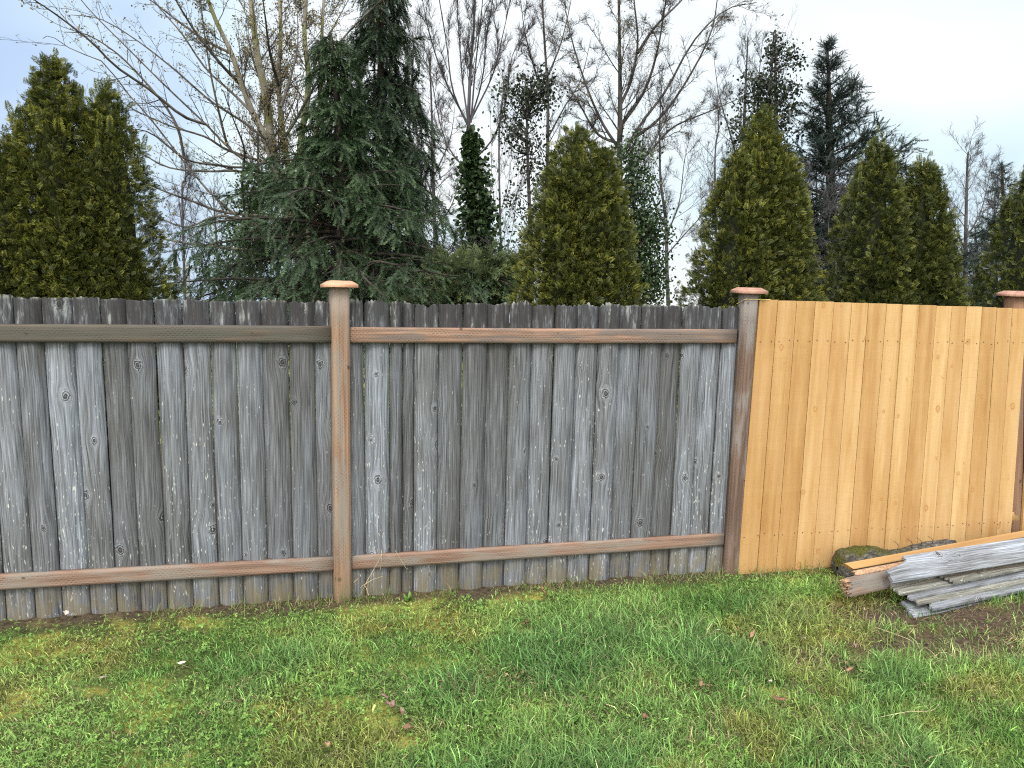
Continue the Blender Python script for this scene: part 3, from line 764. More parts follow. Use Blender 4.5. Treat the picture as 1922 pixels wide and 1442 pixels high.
# ---- clover and small broad leaves among the blades
nc = 26000
x, y = scatter(nc); k = inview(x, y, 30); x, y = x[k], y[k]
cn = vnoise(x, y, 2.4, 71, 3); keep = (cn+0.10*(x < 0.8)-0.06*(x > 1.2) > 0.53) & (rng.random(len(x)) < (1-soil_mask(x, y))); x, y = x[keep], y[keep]
n = len(x); zz = lawn_h(x, y)+rng.uniform(0.014, 0.044, n)
cc = lerp((0.12, 0.25, 0.05), (0.24, 0.38, 0.09), rng.random(n))*rng.uniform(0.7, 1.25, (n, 1))
acc = Acc()
az0 = rng.random(n)*6.28; s_ = rng.uniform(0.006, 0.015, n)
for q in range(3):
    a = az0+q*2.094; tilt = rng.normal(-0.15, 0.35, n)
    d = np.stack([np.cos(a)*np.cos(tilt), np.sin(a)*np.cos(tilt), np.sin(tilt)], 1); sd = np.stack([-np.sin(a), np.cos(a), rng.normal(0, 0.3, n)], 1)
    p = np.stack([x, y, zz], 1); s1 = s_[:, None]
    V = np.stack([p, p+d*s1*0.6+sd*s1*0.48, p+d*s1*1.05, p+d*s1*0.6-sd*s1*0.48], 1).reshape(-1, 3)
    acc.add(V, np.arange(len(V)).reshape(-1, 4), np.repeat(cc, 4, 0))
o = acc.build('clover', Mb.mat, None, False, 'gc'); tag(o, 'small round clover leaves growing through the lawn', 'clover', None, 'stuff')
# ---- dead straw and litter lying on the soil and in the turf
nl = 5200
x, y = scatter(nl, y1=0.03); k = inview(x, y, 30); x, y = x[k], y[k]
keep = rng.random(len(x)) < 0.12+0.9*soil_mask(x, y)+0.5*np.clip((vnoise(x, y, 2.1, 91, 3)-0.6)/0.1, 0, 1); x, y = x[keep], y[keep]; n = len(x)
c_ = lerp((0.16, 0.10, 0.06), (0.46, 0.38, 0.24), rng.random(n))
V, F, C = blades(x, y, rng.uniform(0.02, 0.085, n), rng.uniform(0.0014, 0.0042, n), rng.random(n)*6.28, rng.uniform(1.25, 1.55, n), c_, c_, 0.05)
o = build('straw', V+np.array([0, 0, 0.008]), F, Mb.mat, None, False, {'gc': C}); tag(o, 'dry straw and dead grass litter lying on the soil and lawn', 'straw', None, 'stuff')

# ------------------------------------------------------------------ arborvitae behind the fence
M_thuja = foliage_mat('arborvitae_foliage', (0.017, 0.024, 0.006), (0.066, 0.086, 0.015), (0.31, 0.31, 0.055), 0.28)  # naturally yellower tips; spray bases darkened to paint the shade in the gaps
M_thuja2 = foliage_mat('arborvitae_dark_foliage', (0.016, 0.023, 0.006), (0.056, 0.075, 0.015), (0.24, 0.25, 0.05), 0.28)  # slightly darker tone with duller tips, for the two trees furthest right
M_bark_b = bark_mat('brown_bark', (0.05, 0.037, 0.028), (0.12, 0.095, 0.075))
def arborvitae(base, lobes, label, mat, seed, nclump=1.0):
    """lobes: (dx, dy, height, radius at 1.7 m, shoulder exponent)"""
    rg = np.random.default_rng(seed)
    t = empty('arborvitae', base, label, 'tree', 'arborvitae hedge trees behind the fence')
    acc = Acc(); tacc = Acc()
    for li, (dx, dy, Ht, Rb, ex) in enumerate(lobes):
        def rad(z):       # column that draws in to a blunt tip
            q = np.clip((z-0.15)/(Ht-0.15), 0, 1)
            return Rb*1.10*np.clip(1-q**ex, 0, 1)**0.80
        # added core for dead inner twigs; near-black green paints shade between sprays
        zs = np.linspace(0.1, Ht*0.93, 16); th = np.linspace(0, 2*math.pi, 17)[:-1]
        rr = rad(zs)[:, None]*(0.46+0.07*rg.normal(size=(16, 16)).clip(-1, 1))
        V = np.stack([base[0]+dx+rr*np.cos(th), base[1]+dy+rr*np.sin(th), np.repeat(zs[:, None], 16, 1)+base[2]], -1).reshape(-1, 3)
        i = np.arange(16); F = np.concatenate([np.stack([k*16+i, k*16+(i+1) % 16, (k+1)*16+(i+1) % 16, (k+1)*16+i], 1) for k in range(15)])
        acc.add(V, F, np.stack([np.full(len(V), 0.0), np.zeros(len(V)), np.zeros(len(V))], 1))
        # clumps of sprays over the surface, thicker towards the camera side above the fence
        nk = int(2350*nclump*Ht*Rb/1.8)
        zc = 0.9+(Ht-0.92)*rg.random(nk*2)**0.80; keep = rg.random(nk*2) < rad(zc)/Rb+0.15; zc = zc[keep][:nk]; nk = len(zc)
        a = rg.random(nk)*2*math.pi; back = (np.sin(a) > 0.35) & (rg.random(nk) < 0.5); a[back] *= -1
        bump = 1+0.17*(vnoise(a*2.6, zc*4.0, 1.0, seed % 50, 2)-0.5)*2
        rc = rad(zc)*bump*rg.uniform(0.74, 1.04, nk)
        c = np.stack([base[0]+dx+rc*np.cos(a), base[1]+dy+rc*np.sin(a), base[2]+zc], 1)
        out = np.stack([np.cos(a), np.sin(a), np.zeros(nk)], 1)
        clr = np.clip(rg.normal(0.42, 0.27, nk), 0, 1)
        m_ = 5
        cd = unit(out+np.array([0, 0, 0.65])+rg.normal(0, 0.33, (nk, 3)))
        idx = np.repeat(np.arange(nk), m_); N = len(idx)
        D = unit(cd[idx]+rg.normal(0, 0.42, (N, 3)))
        p = c[idx]+rg.normal(0, 0.022, (N, 3))
        size = rg.uniform(0.030, 0.066, N)
        X, Y, Z = frame(D, rg)
        rn = np.clip(clr[idx]+rg.normal(0, 0.14, N), 0, 1)
        for q, T in enumerate(FROND):
            s = slice(q, None, 3); v, f, A = instance(*T, p[s], X[s], Y[s], Z[s], size[s], rn[s]); acc.add(v, f, A)
        # feathery leading shoots round the top
        ns = 56; a = rg.random(ns)*6.28; rr = rg.random(ns)**0.7*Rb*0.42
        zt = np.minimum(Ht*(0.985-0.30*(rr/Rb)), Ht)
        p = np.stack([base[0]+dx+rr*np.cos(a), base[1]+dy+rr*np.sin(a), base[2]+zt-0.10], 1)
        D = unit(np.stack([np.cos(a)*0.32*rr/Rb, np.sin(a)*0.32*rr/Rb, np.ones(ns)], 1)+rg.normal(0, 0.13, (ns, 3)))
        X, Y, Z = frame(D, rg)
        ln_ = rg.uniform(0.3, 1.25, ns)[:, None]
        for st, sc in ((-0.03, 0.10), (0.03, 0.09), (0.08, 0.08), (0.13, 0.07), (0.17, 0.06)):
            v, f, A = instance(*FROND[1], p+D*st*ln_, X, Y, Z, rg.uniform(0.7, 1.25, ns)*sc, np.clip(rg.normal(0.55, 0.2, ns), 0, 1)); acc.add(v, f, A)
        P = np.array([[(base[0]+dx*0.4, base[1]+dy*0.4, base[2]-0.05), (base[0]+dx, base[1]+dy, base[2]+Ht*0.45), (base[0]+dx, base[1]+dy, base[2]+Ht*0.9)]])
        v, f = tubes(P, np.array([[0.05, 0.035, 0.006]]), 6); tacc.add(v, f)
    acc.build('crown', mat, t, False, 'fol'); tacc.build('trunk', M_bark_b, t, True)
    return t
def thuja_at(pxs, pys_top, width_px, Y):
    return None
TY = 1.35
def gx(px, py=560, Y=TY): return at(px, py, Y)[0]
def gz(px, py, Y=TY): return at(px, py, Y)[2]
b = np.array([gx(150), TY, 0.0])
arborvitae(b, [(gx(100, 130)-b[0], 0, gz(105, 112), 0.57, 1.8), (gx(203, 200)-b[0], -0.02, gz(203, 165), 0.37, 2.6), (0.13, -0.10, gz(240, 330), 0.40, 2.6), (-0.34, -0.10, gz(40, 270), 0.44, 2.6), (-0.05,-0.16, gz(140,380), 0.45, 2.4)],
           'broad olive green arborvitae with a double tip at the far left of the fence', M_thuja, 11)
b = np.array([gx(1078), TY, 0.0])
arborvitae(b, [(gx(1082, 250)-b[0], 0, gz(1082, 242), 0.42, 4.2), (-0.14, -0.08, gz(1020, 330), 0.38, 2.6), (0.15, -0.06, gz(1135, 275), 0.34, 2.9)],
           'single blunt topped olive arborvitae behind the middle of the grey fence', M_thuja, 12)
b = np.array([gx(1420), TY, 0.0])
arborvitae(b, [(gx(1432, 220)-b[0], 0, gz(1430, 205), 0.44, 1.9), (gx(1372, 300)-b[0], -0.10, gz(1372, 290), 0.42, 2.2), (0.15, -0.05, gz(1490, 300), 0.38, 2.2)],
           'pointed arborvitae with a lower left shoulder behind the post beside the yellow boards', M_thuja, 13)
b = np.array([gx(1697), TY+0.05, 0.0])
arborvitae(b, [(gx(1658, 265)-b[0], 0, gz(1658, 258), 0.50, 1.7), (gx(1742, 310)-b[0], 0.0, gz(1742, 300), 0.50, 1.9), (0.20, -0.08, gz(1790, 420), 0.36, 2.2), (-0.25, -0.05, gz(1610, 420), 0.36, 2.2)],
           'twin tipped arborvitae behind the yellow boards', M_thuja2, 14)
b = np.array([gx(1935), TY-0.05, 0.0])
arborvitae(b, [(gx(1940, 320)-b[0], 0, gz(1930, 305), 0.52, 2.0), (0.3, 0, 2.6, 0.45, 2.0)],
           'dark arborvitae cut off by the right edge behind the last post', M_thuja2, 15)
#PART3
# ------------------------------------------------------------------ bare and leafy trees further back
M_maple = bark_mat('maple_bark', (0.15, 0.138, 0.105), (0.28, 0.26, 0.21), 9, (0.16, 0.17, 0.06))
M_twig_brown = bark_mat('brown_twigs', (0.023, 0.019, 0.018), (0.060, 0.052, 0.047), 6)
M_limb = bark_mat('maple_limb_bark', (0.042, 0.038, 0.033), (0.115, 0.104, 0.088), 8)
M_twig_grey = bark_mat('grey_twigs', (0.036, 0.033, 0.036), (0.090, 0.083, 0.088), 6)
M_alder = bark_mat('alder_bark', (0.022, 0.020, 0.019), (0.070, 0.065, 0.061), 8)
M_bark_d = bark_mat('dark_fir_bark', (0.022, 0.018, 0.015), (0.06, 0.05, 0.042))
M_bud = foliage_mat('opening_buds', (0.10, 0.085, 0.035), (0.20, 0.17, 0.07), (0.30, 0.24, 0.09), 0.3)
M_fir = foliage_mat('fir_needles', (0.018, 0.038, 0.015), (0.052, 0.100, 0.038), (0.14, 0.21, 0.085), 0.2, 0.5)
M_fir2 = foliage_mat('dark_fir_needles', (0.011, 0.024, 0.011), (0.026, 0.054, 0.022), (0.068, 0.108, 0.046), 0.2, 0.5)
M_spruce = foliage_mat('spruce_needles', (0.016, 0.029, 0.024), (0.036, 0.060, 0.050), (0.075, 0.105, 0.085), 0.15, 0.55)
M_ivy = foliage_mat('ivy_leaves', (0.017, 0.034, 0.012), (0.037, 0.070, 0.025), (0.070, 0.11, 0.045), 0.15, 0.35)
M_holly = foliage_mat('dark_broad_leaves', (0.014, 0.020, 0.012), (0.028, 0.038, 0.022), (0.050, 0.058, 0.035), 0.15, 0.4)
M_cedarlight = foliage_mat('feathery_cedar_foliage', (0.042, 0.062, 0.027), (0.085, 0.118, 0.050), (0.15, 0.19, 0.08), 0.3)
M_rust = foliage_mat('rusty_leaves', (0.10, 0.055, 0.03), (0.18, 0.10, 0.05), (0.25, 0.16, 0.07), 0.3)

def poly(pts, Y, n, Yend=None):
    """polyline through picture points at depth Y (drifting to Yend) as world points"""
    ys = np.linspace(Y, Y if Yend is None else Yend, len(pts))
    return spline([at(px, py, yy) for (px, py), yy in zip(pts, ys)], n)
def leaves_on(T, P, per, size, rg, spread=0.03, droop=0.0, tmin=0.0):
    """scatter leaf templates along polylines"""
    N, n, _ = P.shape
    idx = np.repeat(np.arange(N), per); f = (tmin+(1-tmin)*rg.random(len(idx)))*(n-1.001); i = f.astype(int); fr = (f-i)[:, None]
    p = P[idx, i]*(1-fr)+P[idx, i+1]*fr+rg.normal(0, spread, (len(idx), 3))
    D = unit(rg.normal(size=p.shape)+np.array([0, 0, droop]))
    X, Y, Z = frame(D, rg)
    return instance(*T, p, X, Y, Z, rg.uniform(size[0], size[1], len(idx)), rg.random(len(idx)))

# ---- the leaning many-stemmed maple on the left
rg = np.random.default_rng(31)
C1 = lambda L: [(a/2.486, b/2.486) for a, b in L]
MY = 5.2
mb = at(560, 560, MY); mb[2] = float(far_h(0, MY))-0.05
maple = empty('bare_maple', mb, 'bare many stemmed deciduous tree with long pale limbs sweeping up to the left', 'tree', 'bare deciduous trees behind the fence')
foot = [(572, 620), (566, 520)]
stems = [foot+C1([(1355, 990), (1300, 850), (1240, 650), (1180, 530), (1130, 400), (1080, 250), (1000, 80), (930, -120)]),
         foot+C1([(1330, 960), (1275, 720), (1240, 450), (1200, 250), (1170, 0), (1150, -200)]),
         foot+C1([(1380, 960), (1330, 700), (1300, 400), (1310, 150), (1295, -150)]),
         [(590, 620), (580, 480)]+C1([(1415, 950), (1400, 700), (1440, 400), (1420, 150), (1440, -150)]),
         [(590, 620), (586, 480)]+C1([(1450, 850), (1490, 500), (1500, 200), (1520, -150)])]
depth = [MY-0.7, MY-0.2, MY+0.3, MY+0.2, MY+0.5]
S = np.stack([poly(s, MY, 26, d) for s, d in zip(stems, depth)])
Sr = np.stack([np.linspace(r, r*0.30, 26) for r in (0.055, 0.070, 0.052, 0.060, 0.042)])
limbs = [[(1310, 860), (1290, 850), (1100, 720), (960, 580), (760, 390), (600, 230), (430, 60), (330, -60)],
         [(1345, 1100), (1240, 1090), (1110, 1010), (960, 880), (800, 680), (690, 540), (590, 430), (480, 290), (350, 240), (240, 170), (200, 180)],
         [(1250, 1010), (1040, 990), (900, 940), (760, 890), (640, 830), (560, 760)],
         [(1200, 1170), (980, 1150), (840, 1130), (720, 1100), (640, 1030)],
         [(1240, 650), (1120, 560), (980, 470), (820, 330), (640, 190), (470, 90), (330, 70)],
         [(1180, 530), (1090, 440), (960, 320), (850, 160), (730, 20), (680, -60)],
         [(1130, 400), (1040, 310), (920, 160), (820, 0), (790, -80)],
         [(1240, 760), (1060, 700), (960, 640), (800, 590), (640, 520), (560, 470)],
         [(1275, 720), (1180, 780), (1000, 770), (860, 740), (700, 620), (560, 600)],
         [(1300, 850), (1120, 800), (960, 800), (780, 780), (620, 690), (560, 660)],
         [(1060, 680), (1030, 560), (990, 380), (960, 200), (940, 40), (930, -60)],
         [(1080, 250), (960, 190), (820, 90), (700, 0), (600, -60)],
         [(860, 740), (830, 600), (760, 480), (620, 320), (520, 230), (400, 160), (300, 150)],
         [(960, 580), (850, 540), (700, 420), (540, 310), (420, 190), (250, 60), (160, 0), (120, -40)],
         [(1290, 700), (1380, 560), (1480, 380), (1600, 180), (1760, 20), (1850, -60)],
         [(1300, 400), (1260, 250), (1240, 100), (1220, -60)],
         [(1440, 400), (1490, 250), (1570, 100), (1660, -60)],
         [(1310, 500), (1360, 350), (1390, 180), (1380, -60)],
         [(1140, 980), (1130, 850), (1140, 700), (1090, 560), (1040, 420)],
         [(1240, 1080), (1150, 1030), (1010, 1010), (860, 1060), (700, 990), (650, 940)]]
Lp, Lr = [], []
for q, l in enumerate(limbs):
    Lp.append(poly(C1(l), MY-0.3+rg.normal(0, 0.25), 18, MY-0.6+rg.normal(0, 0.8)))
    Lr.append(np.linspace(0.017, 0.0035, 18)*rg.uniform(0.8, 1.15))
Lp = np.stack(Lp); Lr = np.stack(Lr)
e1 = spawn(S[:, 6:], Sr[:, 6:], 16, (0.05, 0.95), (42, 12), 0.30, 9, 0.5, 0.07, 0.22, rmin=0.0035, rg=rg)
e2 = spawn(np.concatenate([Lp[:, ::2][:, :9], e1[0]]), np.concatenate([Lr[:, ::2][:, :9], e1[1]]), 11, (0.15, 0.97), (38, 13), 0.26, 7, 0.35, 0.09, 0.42, rmin=0.0026, rg=rg)
e3 = spawn(e2[0], e2[1], 6, (0.15, 0.98), (42, 16), 0.36, 5, 0.25, 0.13, 0.6, rmin=0.0018, minlen=0.08, rg=rg)
tube_mesh('trunk', [(S, Sr)], M_maple, maple, (9,))
tube_mesh('limbs', [(Lp, Lr), e1], M_limb, maple, (6, 5))
tube_mesh('twigs', [e2, e3], M_twig_brown, maple, (4, 3))
ends = e3[0][:, -2:]
k = ends[:, -1, 0] < 99
v, f, A = leaves_on(LEAF, ends, 2, (0.012, 0.026), rg, 0.010, -0.6)
build('buds', v, f, M_bud, maple, False, {'fol': A})

# ---- general bare tree
def bare_tree(name, base_px, Y, trunk_pts, r0, limbs, label, mat, tmat, seed, counts=(14, 7, 4), lfs=(0.33, 0.34, 0.4), angs=(40, 36, 40), up=0.5, rmin=(0.004, 0.0029, 0.0021), rend=0.2, group='bare deciduous trees behind the fence', ts=0.3, jy=0.35, sides=(7, 5, 4, 3), wig=0.06):
    rg = np.random.default_rng(seed)
    b = at(base_px[0], base_px[1], Y); b[2] = float(far_h(0, Y))-0.05
    t = empty(name, b, label, 'tree', group)
    T = poly(trunk_pts, Y, 24)[None]; T[0, 0] = b
    Tr = np.linspace(r0, r0*rend, 24)[None]
    sets = [(T, Tr)]; P0, R0 = T[:, int(24*ts):], Tr[:, int(24*ts):]
    if limbs:
        LP = np.stack([poly(l, Y, 14, Y+rg.normal(0, jy)) for l in limbs]); LR = np.stack([np.linspace(r0*0.34, r0*0.07, 14) for _ in limbs])
        sets.append((LP, LR))
    s1 = spawn(P0, R0, counts[0], (0.0, 0.98), (angs[0], 10), lfs[0], 10, up, wig, 0.32, rmin=rmin[0], rg=rg)
    s1s = [s1]
    if limbs:
        s1b = spawn(LP, LR, max(4, counts[0]//2), (0.15, 0.98), (angs[0], 12), lfs[0], 10, up*0.6, wig, 0.42, rmin=rmin[0], rg=rg); s1s.append(s1b)
    P1 = np.concatenate([s[0] for s in s1s]); R1 = np.concatenate([s[1] for s in s1s])
    s2 = spawn(P1, R1, counts[1], (0.15, 0.98), (angs[1], 12), lfs[1], 7, up*0.5, wig*1.2, 0.5, rmin=rmin[1], rg=rg)
    s3 = spawn(s2[0], s2[1], counts[2], (0.15, 0.98), (angs[2], 14), lfs[2], 5, up*0.4, wig*1.6, 0.65, rmin=rmin[2], minlen=0.10, rg=rg)
    tube_mesh('trunk', sets, mat, t, (8, 6)); tube_mesh('branches', [(P1, R1)], mat, t, (5,)); tube_mesh('twigs', [s2, s3], tmat, t, (3, 3))
    return t, T, (P1, R1), s2, s3, rg
# vase shaped tree with an ivy sleeve
iv, T, L1, s2, s3, rg = bare_tree('ivy_clad_tree', (898, 620), 7.5, [(898, 640), (896, 500), (888, 380), (880, 260), (882, 150), (890, 40), (893, -90)], 0.046,
    [[(880, 240), (850, 170), (838, 80), (820, -30), (812, -120)], [(882, 230), (905, 150), (915, 60), (935, -60)], [(882, 250), (868, 150), (860, 40), (852, -80)], [(884, 230), (893, 120), (905, 10), (910, -90)],
     [(890, 300), (925, 260), (950, 190), (960, 110), (985, 60)], [(888, 330), (850, 290), (828, 240), (812, 160), (800, 90)], [(884, 225), (925, 140), (945, 60), (965, -30)], [(880, 235), (835, 150), (805, 60), (790, -20)]],
    'tall bare vase shaped tree with its trunk wrapped in ivy, right of the dark fir', M_twig_grey, M_twig_grey, 41, (15, 10, 8), (0.30, 0.36, 0.42), (22, 24, 30), 0.9, (0.004, 0.003, 0.0022), 0.25, ts=0.62, wig=0.045)
acc = Acc()
for (pts, wpx, cnt) in (([(882, 250), (882, 280), (885, 310)], 12, 800), ([(885, 300), (890, 350), (895, 400)], 21, 1800), ([(893, 380), (898, 450), (896, 530)], 30, 2800)):
    c = poly(pts, 7.5, 40); wv = abs(at(900+wpx, 400, 7.5)[0]-at(900, 400, 7.5)[0])
    i = rg.integers(0, 40, cnt); off = rg.normal(size=(cnt, 3))*wv*0.52; off[:, 1] -= 0.02
    lump = 0.55+0.9*vnoise(c[i, 2]*2.5, np.arctan2(off[:, 1], off[:, 0]), 1.3, 14, 2)
    p = c[i]+off*lump[:, None]
    D = unit(off/wv*0.6+rg.normal(0, 0.5, (cnt, 3))+np.array([0, -0.3, -0.5])); X, Yv, Z = frame(D, rg)
    v, f, A = instance(*IVY, p, X, Yv, Z, rg.uniform(0.045, 0.085, cnt), rg.random(cnt)); acc.add(v, f, A)
acc.build('ivy', M_ivy, iv, False, 'fol')

# slender tree left of the two tall ones
bare_tree('bare_alder', (1030, 600), 8.0, [(1032, 640), (1030, 480), (1028, 330), (1028, 180), (1021, 60), (1014, -80)], 0.045,
    [[(1028, 260), (1060, 200), (1090, 150), (1110, 70)], [(1026, 200), (1003, 130), (985, 60), (975, -20)], [(1024, 150), (1050, 90), (1068, 20), (1080, -50)], [(1030, 330), (1070, 300), (1110, 240), (1140, 190)]],
    'slender straight bare tree rising behind the dark leaved sapling', M_alder, M_twig_brown, 42, (22, 9, 6), (0.22, 0.36, 0.42), (45, 40, 42), 0.5)
# taller forked alder
al, T, L1, s2a, s3a, rg = bare_tree('bare_alder', (1160, 600), 7.0, [(1160, 640), (1160, 500), (1162, 380), (1163, 280), (1164, 190), (1163, 90), (1160, -80)], 0.075,
    [[(1163, 200), (1185, 150), (1197, 80), (1190, 0), (1186, -80)], [(1162, 280), (1130, 230), (1100, 160), (1072, 70), (1055, -20)], [(1163, 300), (1205, 230), (1250, 170), (1300, 80), (1360, 20), (1420, 5)],
     [(1162, 330), (1215, 290), (1262, 240), (1330, 210), (1400, 180)], [(1163, 240), (1210, 170), (1235, 90), (1250, 0), (1262, -60)], [(1161, 270), (1120, 250), (1085, 190), (1060, 150)],
     [(1197, 100), (1230, 50), (1280, 0), (1310, -40)], [(1190, 260), (1240, 220), (1290, 150), (1335, 60), (1350, -30)], [(1160, 380), (1120, 330), (1090, 280)]],
    'tallest bare tree with dark forking limbs spreading to the right, behind the middle arborvitae', M_alder, M_twig_brown, 43, (24, 9, 6), (0.24, 0.36, 0.42), (44, 40, 42), 0.5)
v, f, A = leaves_on(LEAF, s3a[0], 1, (0.012, 0.024), rg, 0.012, -0.6)
build('buds', v[:len(v)//2//7*7], f[:len(f)//2//6*6][:], M_bud, al, False, {'fol': A[:len(v)//2//7*7]})
# grey little trees and thickets
bare_tree('bare_sapling', (1258, 600), 9.5, [(1258, 640), (1252, 520), (1250, 420), (1240, 340), (1238, 250), (1240, 190)], 0.045,
    [[(1252, 440), (1275, 380), (1285, 300), (1300, 240)], [(1250, 430), (1225, 370), (1210, 310), (1205, 250)], [(1250, 480), (1285, 440), (1320, 400), (1345, 350)]],
    'grey bare sapling between the middle arborvitae and the pointed one', M_twig_grey, M_twig_grey, 44, (20, 9, 7), (0.34, 0.4, 0.45), (38, 36, 40), 0.7)
bare_tree('bare_sapling', (1390, 600), 10.5, [(1392, 640), (1395, 500), (1392, 380), (1396, 260), (1400, 150), (1404, 70)], 0.06,
    [[(1393, 330), (1370, 250), (1350, 180), (1340, 110)], [(1396, 300), (1420, 220), (1425, 140), (1432, 70)]],
    'thin grey bare sapling behind the left shoulder of the pointed arborvitae', M_twig_grey, M_twig_grey, 45, (20, 9, 7), (0.28, 0.4, 0.42), (38, 36, 40), 0.7)
bare_tree('bare_sapling', (1815, 620), 11.0, [(1812, 660), (1812, 560), (1812, 470), (1814, 380), (1816, 300), (1818, 285)], 0.06,
    [[(1812, 470), (1790, 420), (1775, 360), (1768, 320)], [(1812, 450), (1840, 400), (1855, 340), (1862, 300)], [(1812, 520), (1850, 480), (1880, 440)]],
    'pale grey bare sapling at the right between the twin arborvitae and the edge', M_twig_grey, M_twig_grey, 46, (20, 9, 7), (0.36, 0.4, 0.42), (42, 38, 42), 0.5)
bare_tree('bare_shrub', (410, 600), 11.0, [(412, 640), (412, 560), (408, 480), (404, 420), (400, 370)], 0.04,
    [[(412, 560), (385, 500), (360, 450), (345, 400)], [(412, 570), (440, 510), (450, 450), (445, 390)], [(410, 590), (370, 560), (340, 520)]],
    'hazy bare shrub seen low in the gap right of the broad left arborvitae', M_twig_grey, M_twig_grey, 47, (18, 8, 5), (0.40, 0.42, 0.45), (45, 40, 42), 0.3, (0.004, 0.003, 0.0024))
bare_tree('bare_sapling', (822, 600), 9.0, [(822, 640), (820, 520), (815, 400), (812, 300), (810, 200), (806, 110)], 0.045,
    [[(818, 430), (850, 380), (862, 320)], [(815, 380), (790, 300), (775, 220)], [(820, 500), (855, 450), (880, 400)], [(815, 330), (845, 260), (855, 190)]],
    'thin bare sapling between the dark fir and the ivy wrapped trunk', M_twig_grey, M_twig_grey, 48, (20, 9, 7), (0.30, 0.42, 0.45), (44, 40, 42), 0.5)
bare_tree('bare_shrub', (1560, 620), 7.5, [(1560, 660), (1562, 600), (1566, 540), (1570, 480), (1572, 420)], 0.035,
    [[(1562, 560), (1530, 480), (1520, 400), (1525, 340)], [(1562, 560), (1600, 480), (1610, 410), (1605, 350)], [(1566, 500), (1555, 420), (1575, 360), (1600, 320)], [(1566, 470), (1590, 420), (1575, 380), (1540, 350)]],
    'tangled grey bare shrub in front of the big spruce, between two arborvitae', M_twig_grey, M_twig_grey, 49, (14, 8, 5), (0.5, 0.42, 0.45), (50, 44, 46), 0.1, (0.005, 0.0035, 0.0026), wig=0.16)
bare_tree('bare_shrub', (880, 620), 5.0, [(880, 650), (885, 590), (893, 530), (900, 480)], 0.03,
    [[(885, 590), (850, 520), (830, 470)], [(885, 590), (930, 530), (960, 480)], [(893, 550), (870, 480), (860, 430)]],
    'low tangled grey shrub against the feathery green bush', M_twig_grey, M_twig_grey, 50, (12, 7, 4), (0.5, 0.42, 0.45), (46, 44, 46), 0.1, (0.004, 0.003, 0.0022), wig=0.15)

for q, (px, Y, top, w, lab) in enumerate([(345, 13.0, 300, 36, 'hazy grey bare sapling low beside the broad left arborvitae'), (488, 11.0, 120, 46, 'grey bare sapling among the maple limbs left of the dark fir'),
        (772, 11.5, 60, 44, 'fine twigged bare sapling just right of the dark fir'), (940, 13.0, 130, 44, 'faint bare sapling between the ivy wrapped trunk and the dark leaved one'), (1345, 13.5, 200, 40, 'small faint bare sapling touching the left side of the pointed arborvitae'), (1535, 14.0, 250, 34, 'grey bare sapling between the pointed arborvitae and the spruce trunk'), (1870, 13.0, 330, 36, 'faint bare sapling just before the right edge')]):
    bare_tree('bare_sapling', (px, 610), Y, [(px, 660), (px+w*0.05, 560), (px-w*0.08, 420*0.5+top*0.5), (px+w*0.1, top+40), (px+w*0.05, top)], 0.034,
        [[(px, 540), (px-w*0.5, 470), (px-w*0.8, (top+470)/2)], [(px, 500), (px+w*0.5, 430), (px+w*0.85, (top+430)/2)], [(px-2, 440), (px-w*0.35, 350), (px-w*0.45, top+70)], [(px, 400), (px+w*0.4, 320), (px+w*0.5, top+50)]],
        lab, M_twig_grey, M_twig_grey, 900+q, (16, 8, 6), (0.30, 0.40, 0.45), (36, 36, 40), 0.7)
# dark sparse evergreen saplings with broad leaves
def leafy(name, base_px, Y, trunk, r0, spots, label, mat, seed, size=(0.032, 0.060), dens=2.0, cat='tree', group=None, twigmat=None):
    rg = np.random.default_rng(seed)
    b = at(base_px[0], base_px[1], Y); b[2] = float(far_h(0, Y))-0.05
    t = empty(name, b, label, cat, group)
    T = poly(trunk, Y, 16)[None]; T[0, 0] = b; Tr = np.linspace(r0, r0*0.2, 16)[None]
    acc = Acc(); sets = [(T, Tr)]; BP = []; BR = []
    for (px, py, rx, ry, cnt) in spots:
        cnt = int(cnt*dens)
        c = at(px, py, Y); ax = abs(at(px+rx, py, Y)[0]-c[0]); az = abs(at(px, py+ry, Y)[2]-c[2])
        # boughs from the trunk to sub clumps inside the spot, leaves round each clump
        ncl = max(3, cnt//26)
        d = unit(rg.normal(size=(ncl, 3)))*(rg.random((ncl, 1))**0.45)
        cc = c+d*np.array([ax, ax*0.8, az])
        i = np.argmin(np.abs(T[0, :, 2][None]-(cc[:, 2:3]-0.25)), 1); p0 = T[0, i]
        for q in range(ncl):
            mid = (p0[q]+cc[q])/2+rg.normal(0, 0.05, 3)+np.array([0, 0, -0.05]); BP.append(spline([p0[q], mid, cc[q]], 7)); BR.append(np.linspace(0.010, 0.003, 7))
        idx = rg.integers(0, ncl, cnt); p = cc[idx]+rg.normal(0, 1, (cnt, 3))*np.array([0.13, 0.13, 0.10])*(0.6+0.5*rg.random((cnt, 1)))
        D = unit(rg.normal(size=(cnt, 3))+np.array([0, 0, -0.2])); X, Yv, Z = frame(D, rg)
        v, f, A = instance(*LEAF, p, X, Yv, Z, rg.uniform(size[0], size[1], cnt), rg.random(cnt)); acc.add(v, f, A)
    sets.append((np.stack(BP), np.stack(BR)))
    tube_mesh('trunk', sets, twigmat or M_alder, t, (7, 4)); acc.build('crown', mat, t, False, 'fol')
    return t
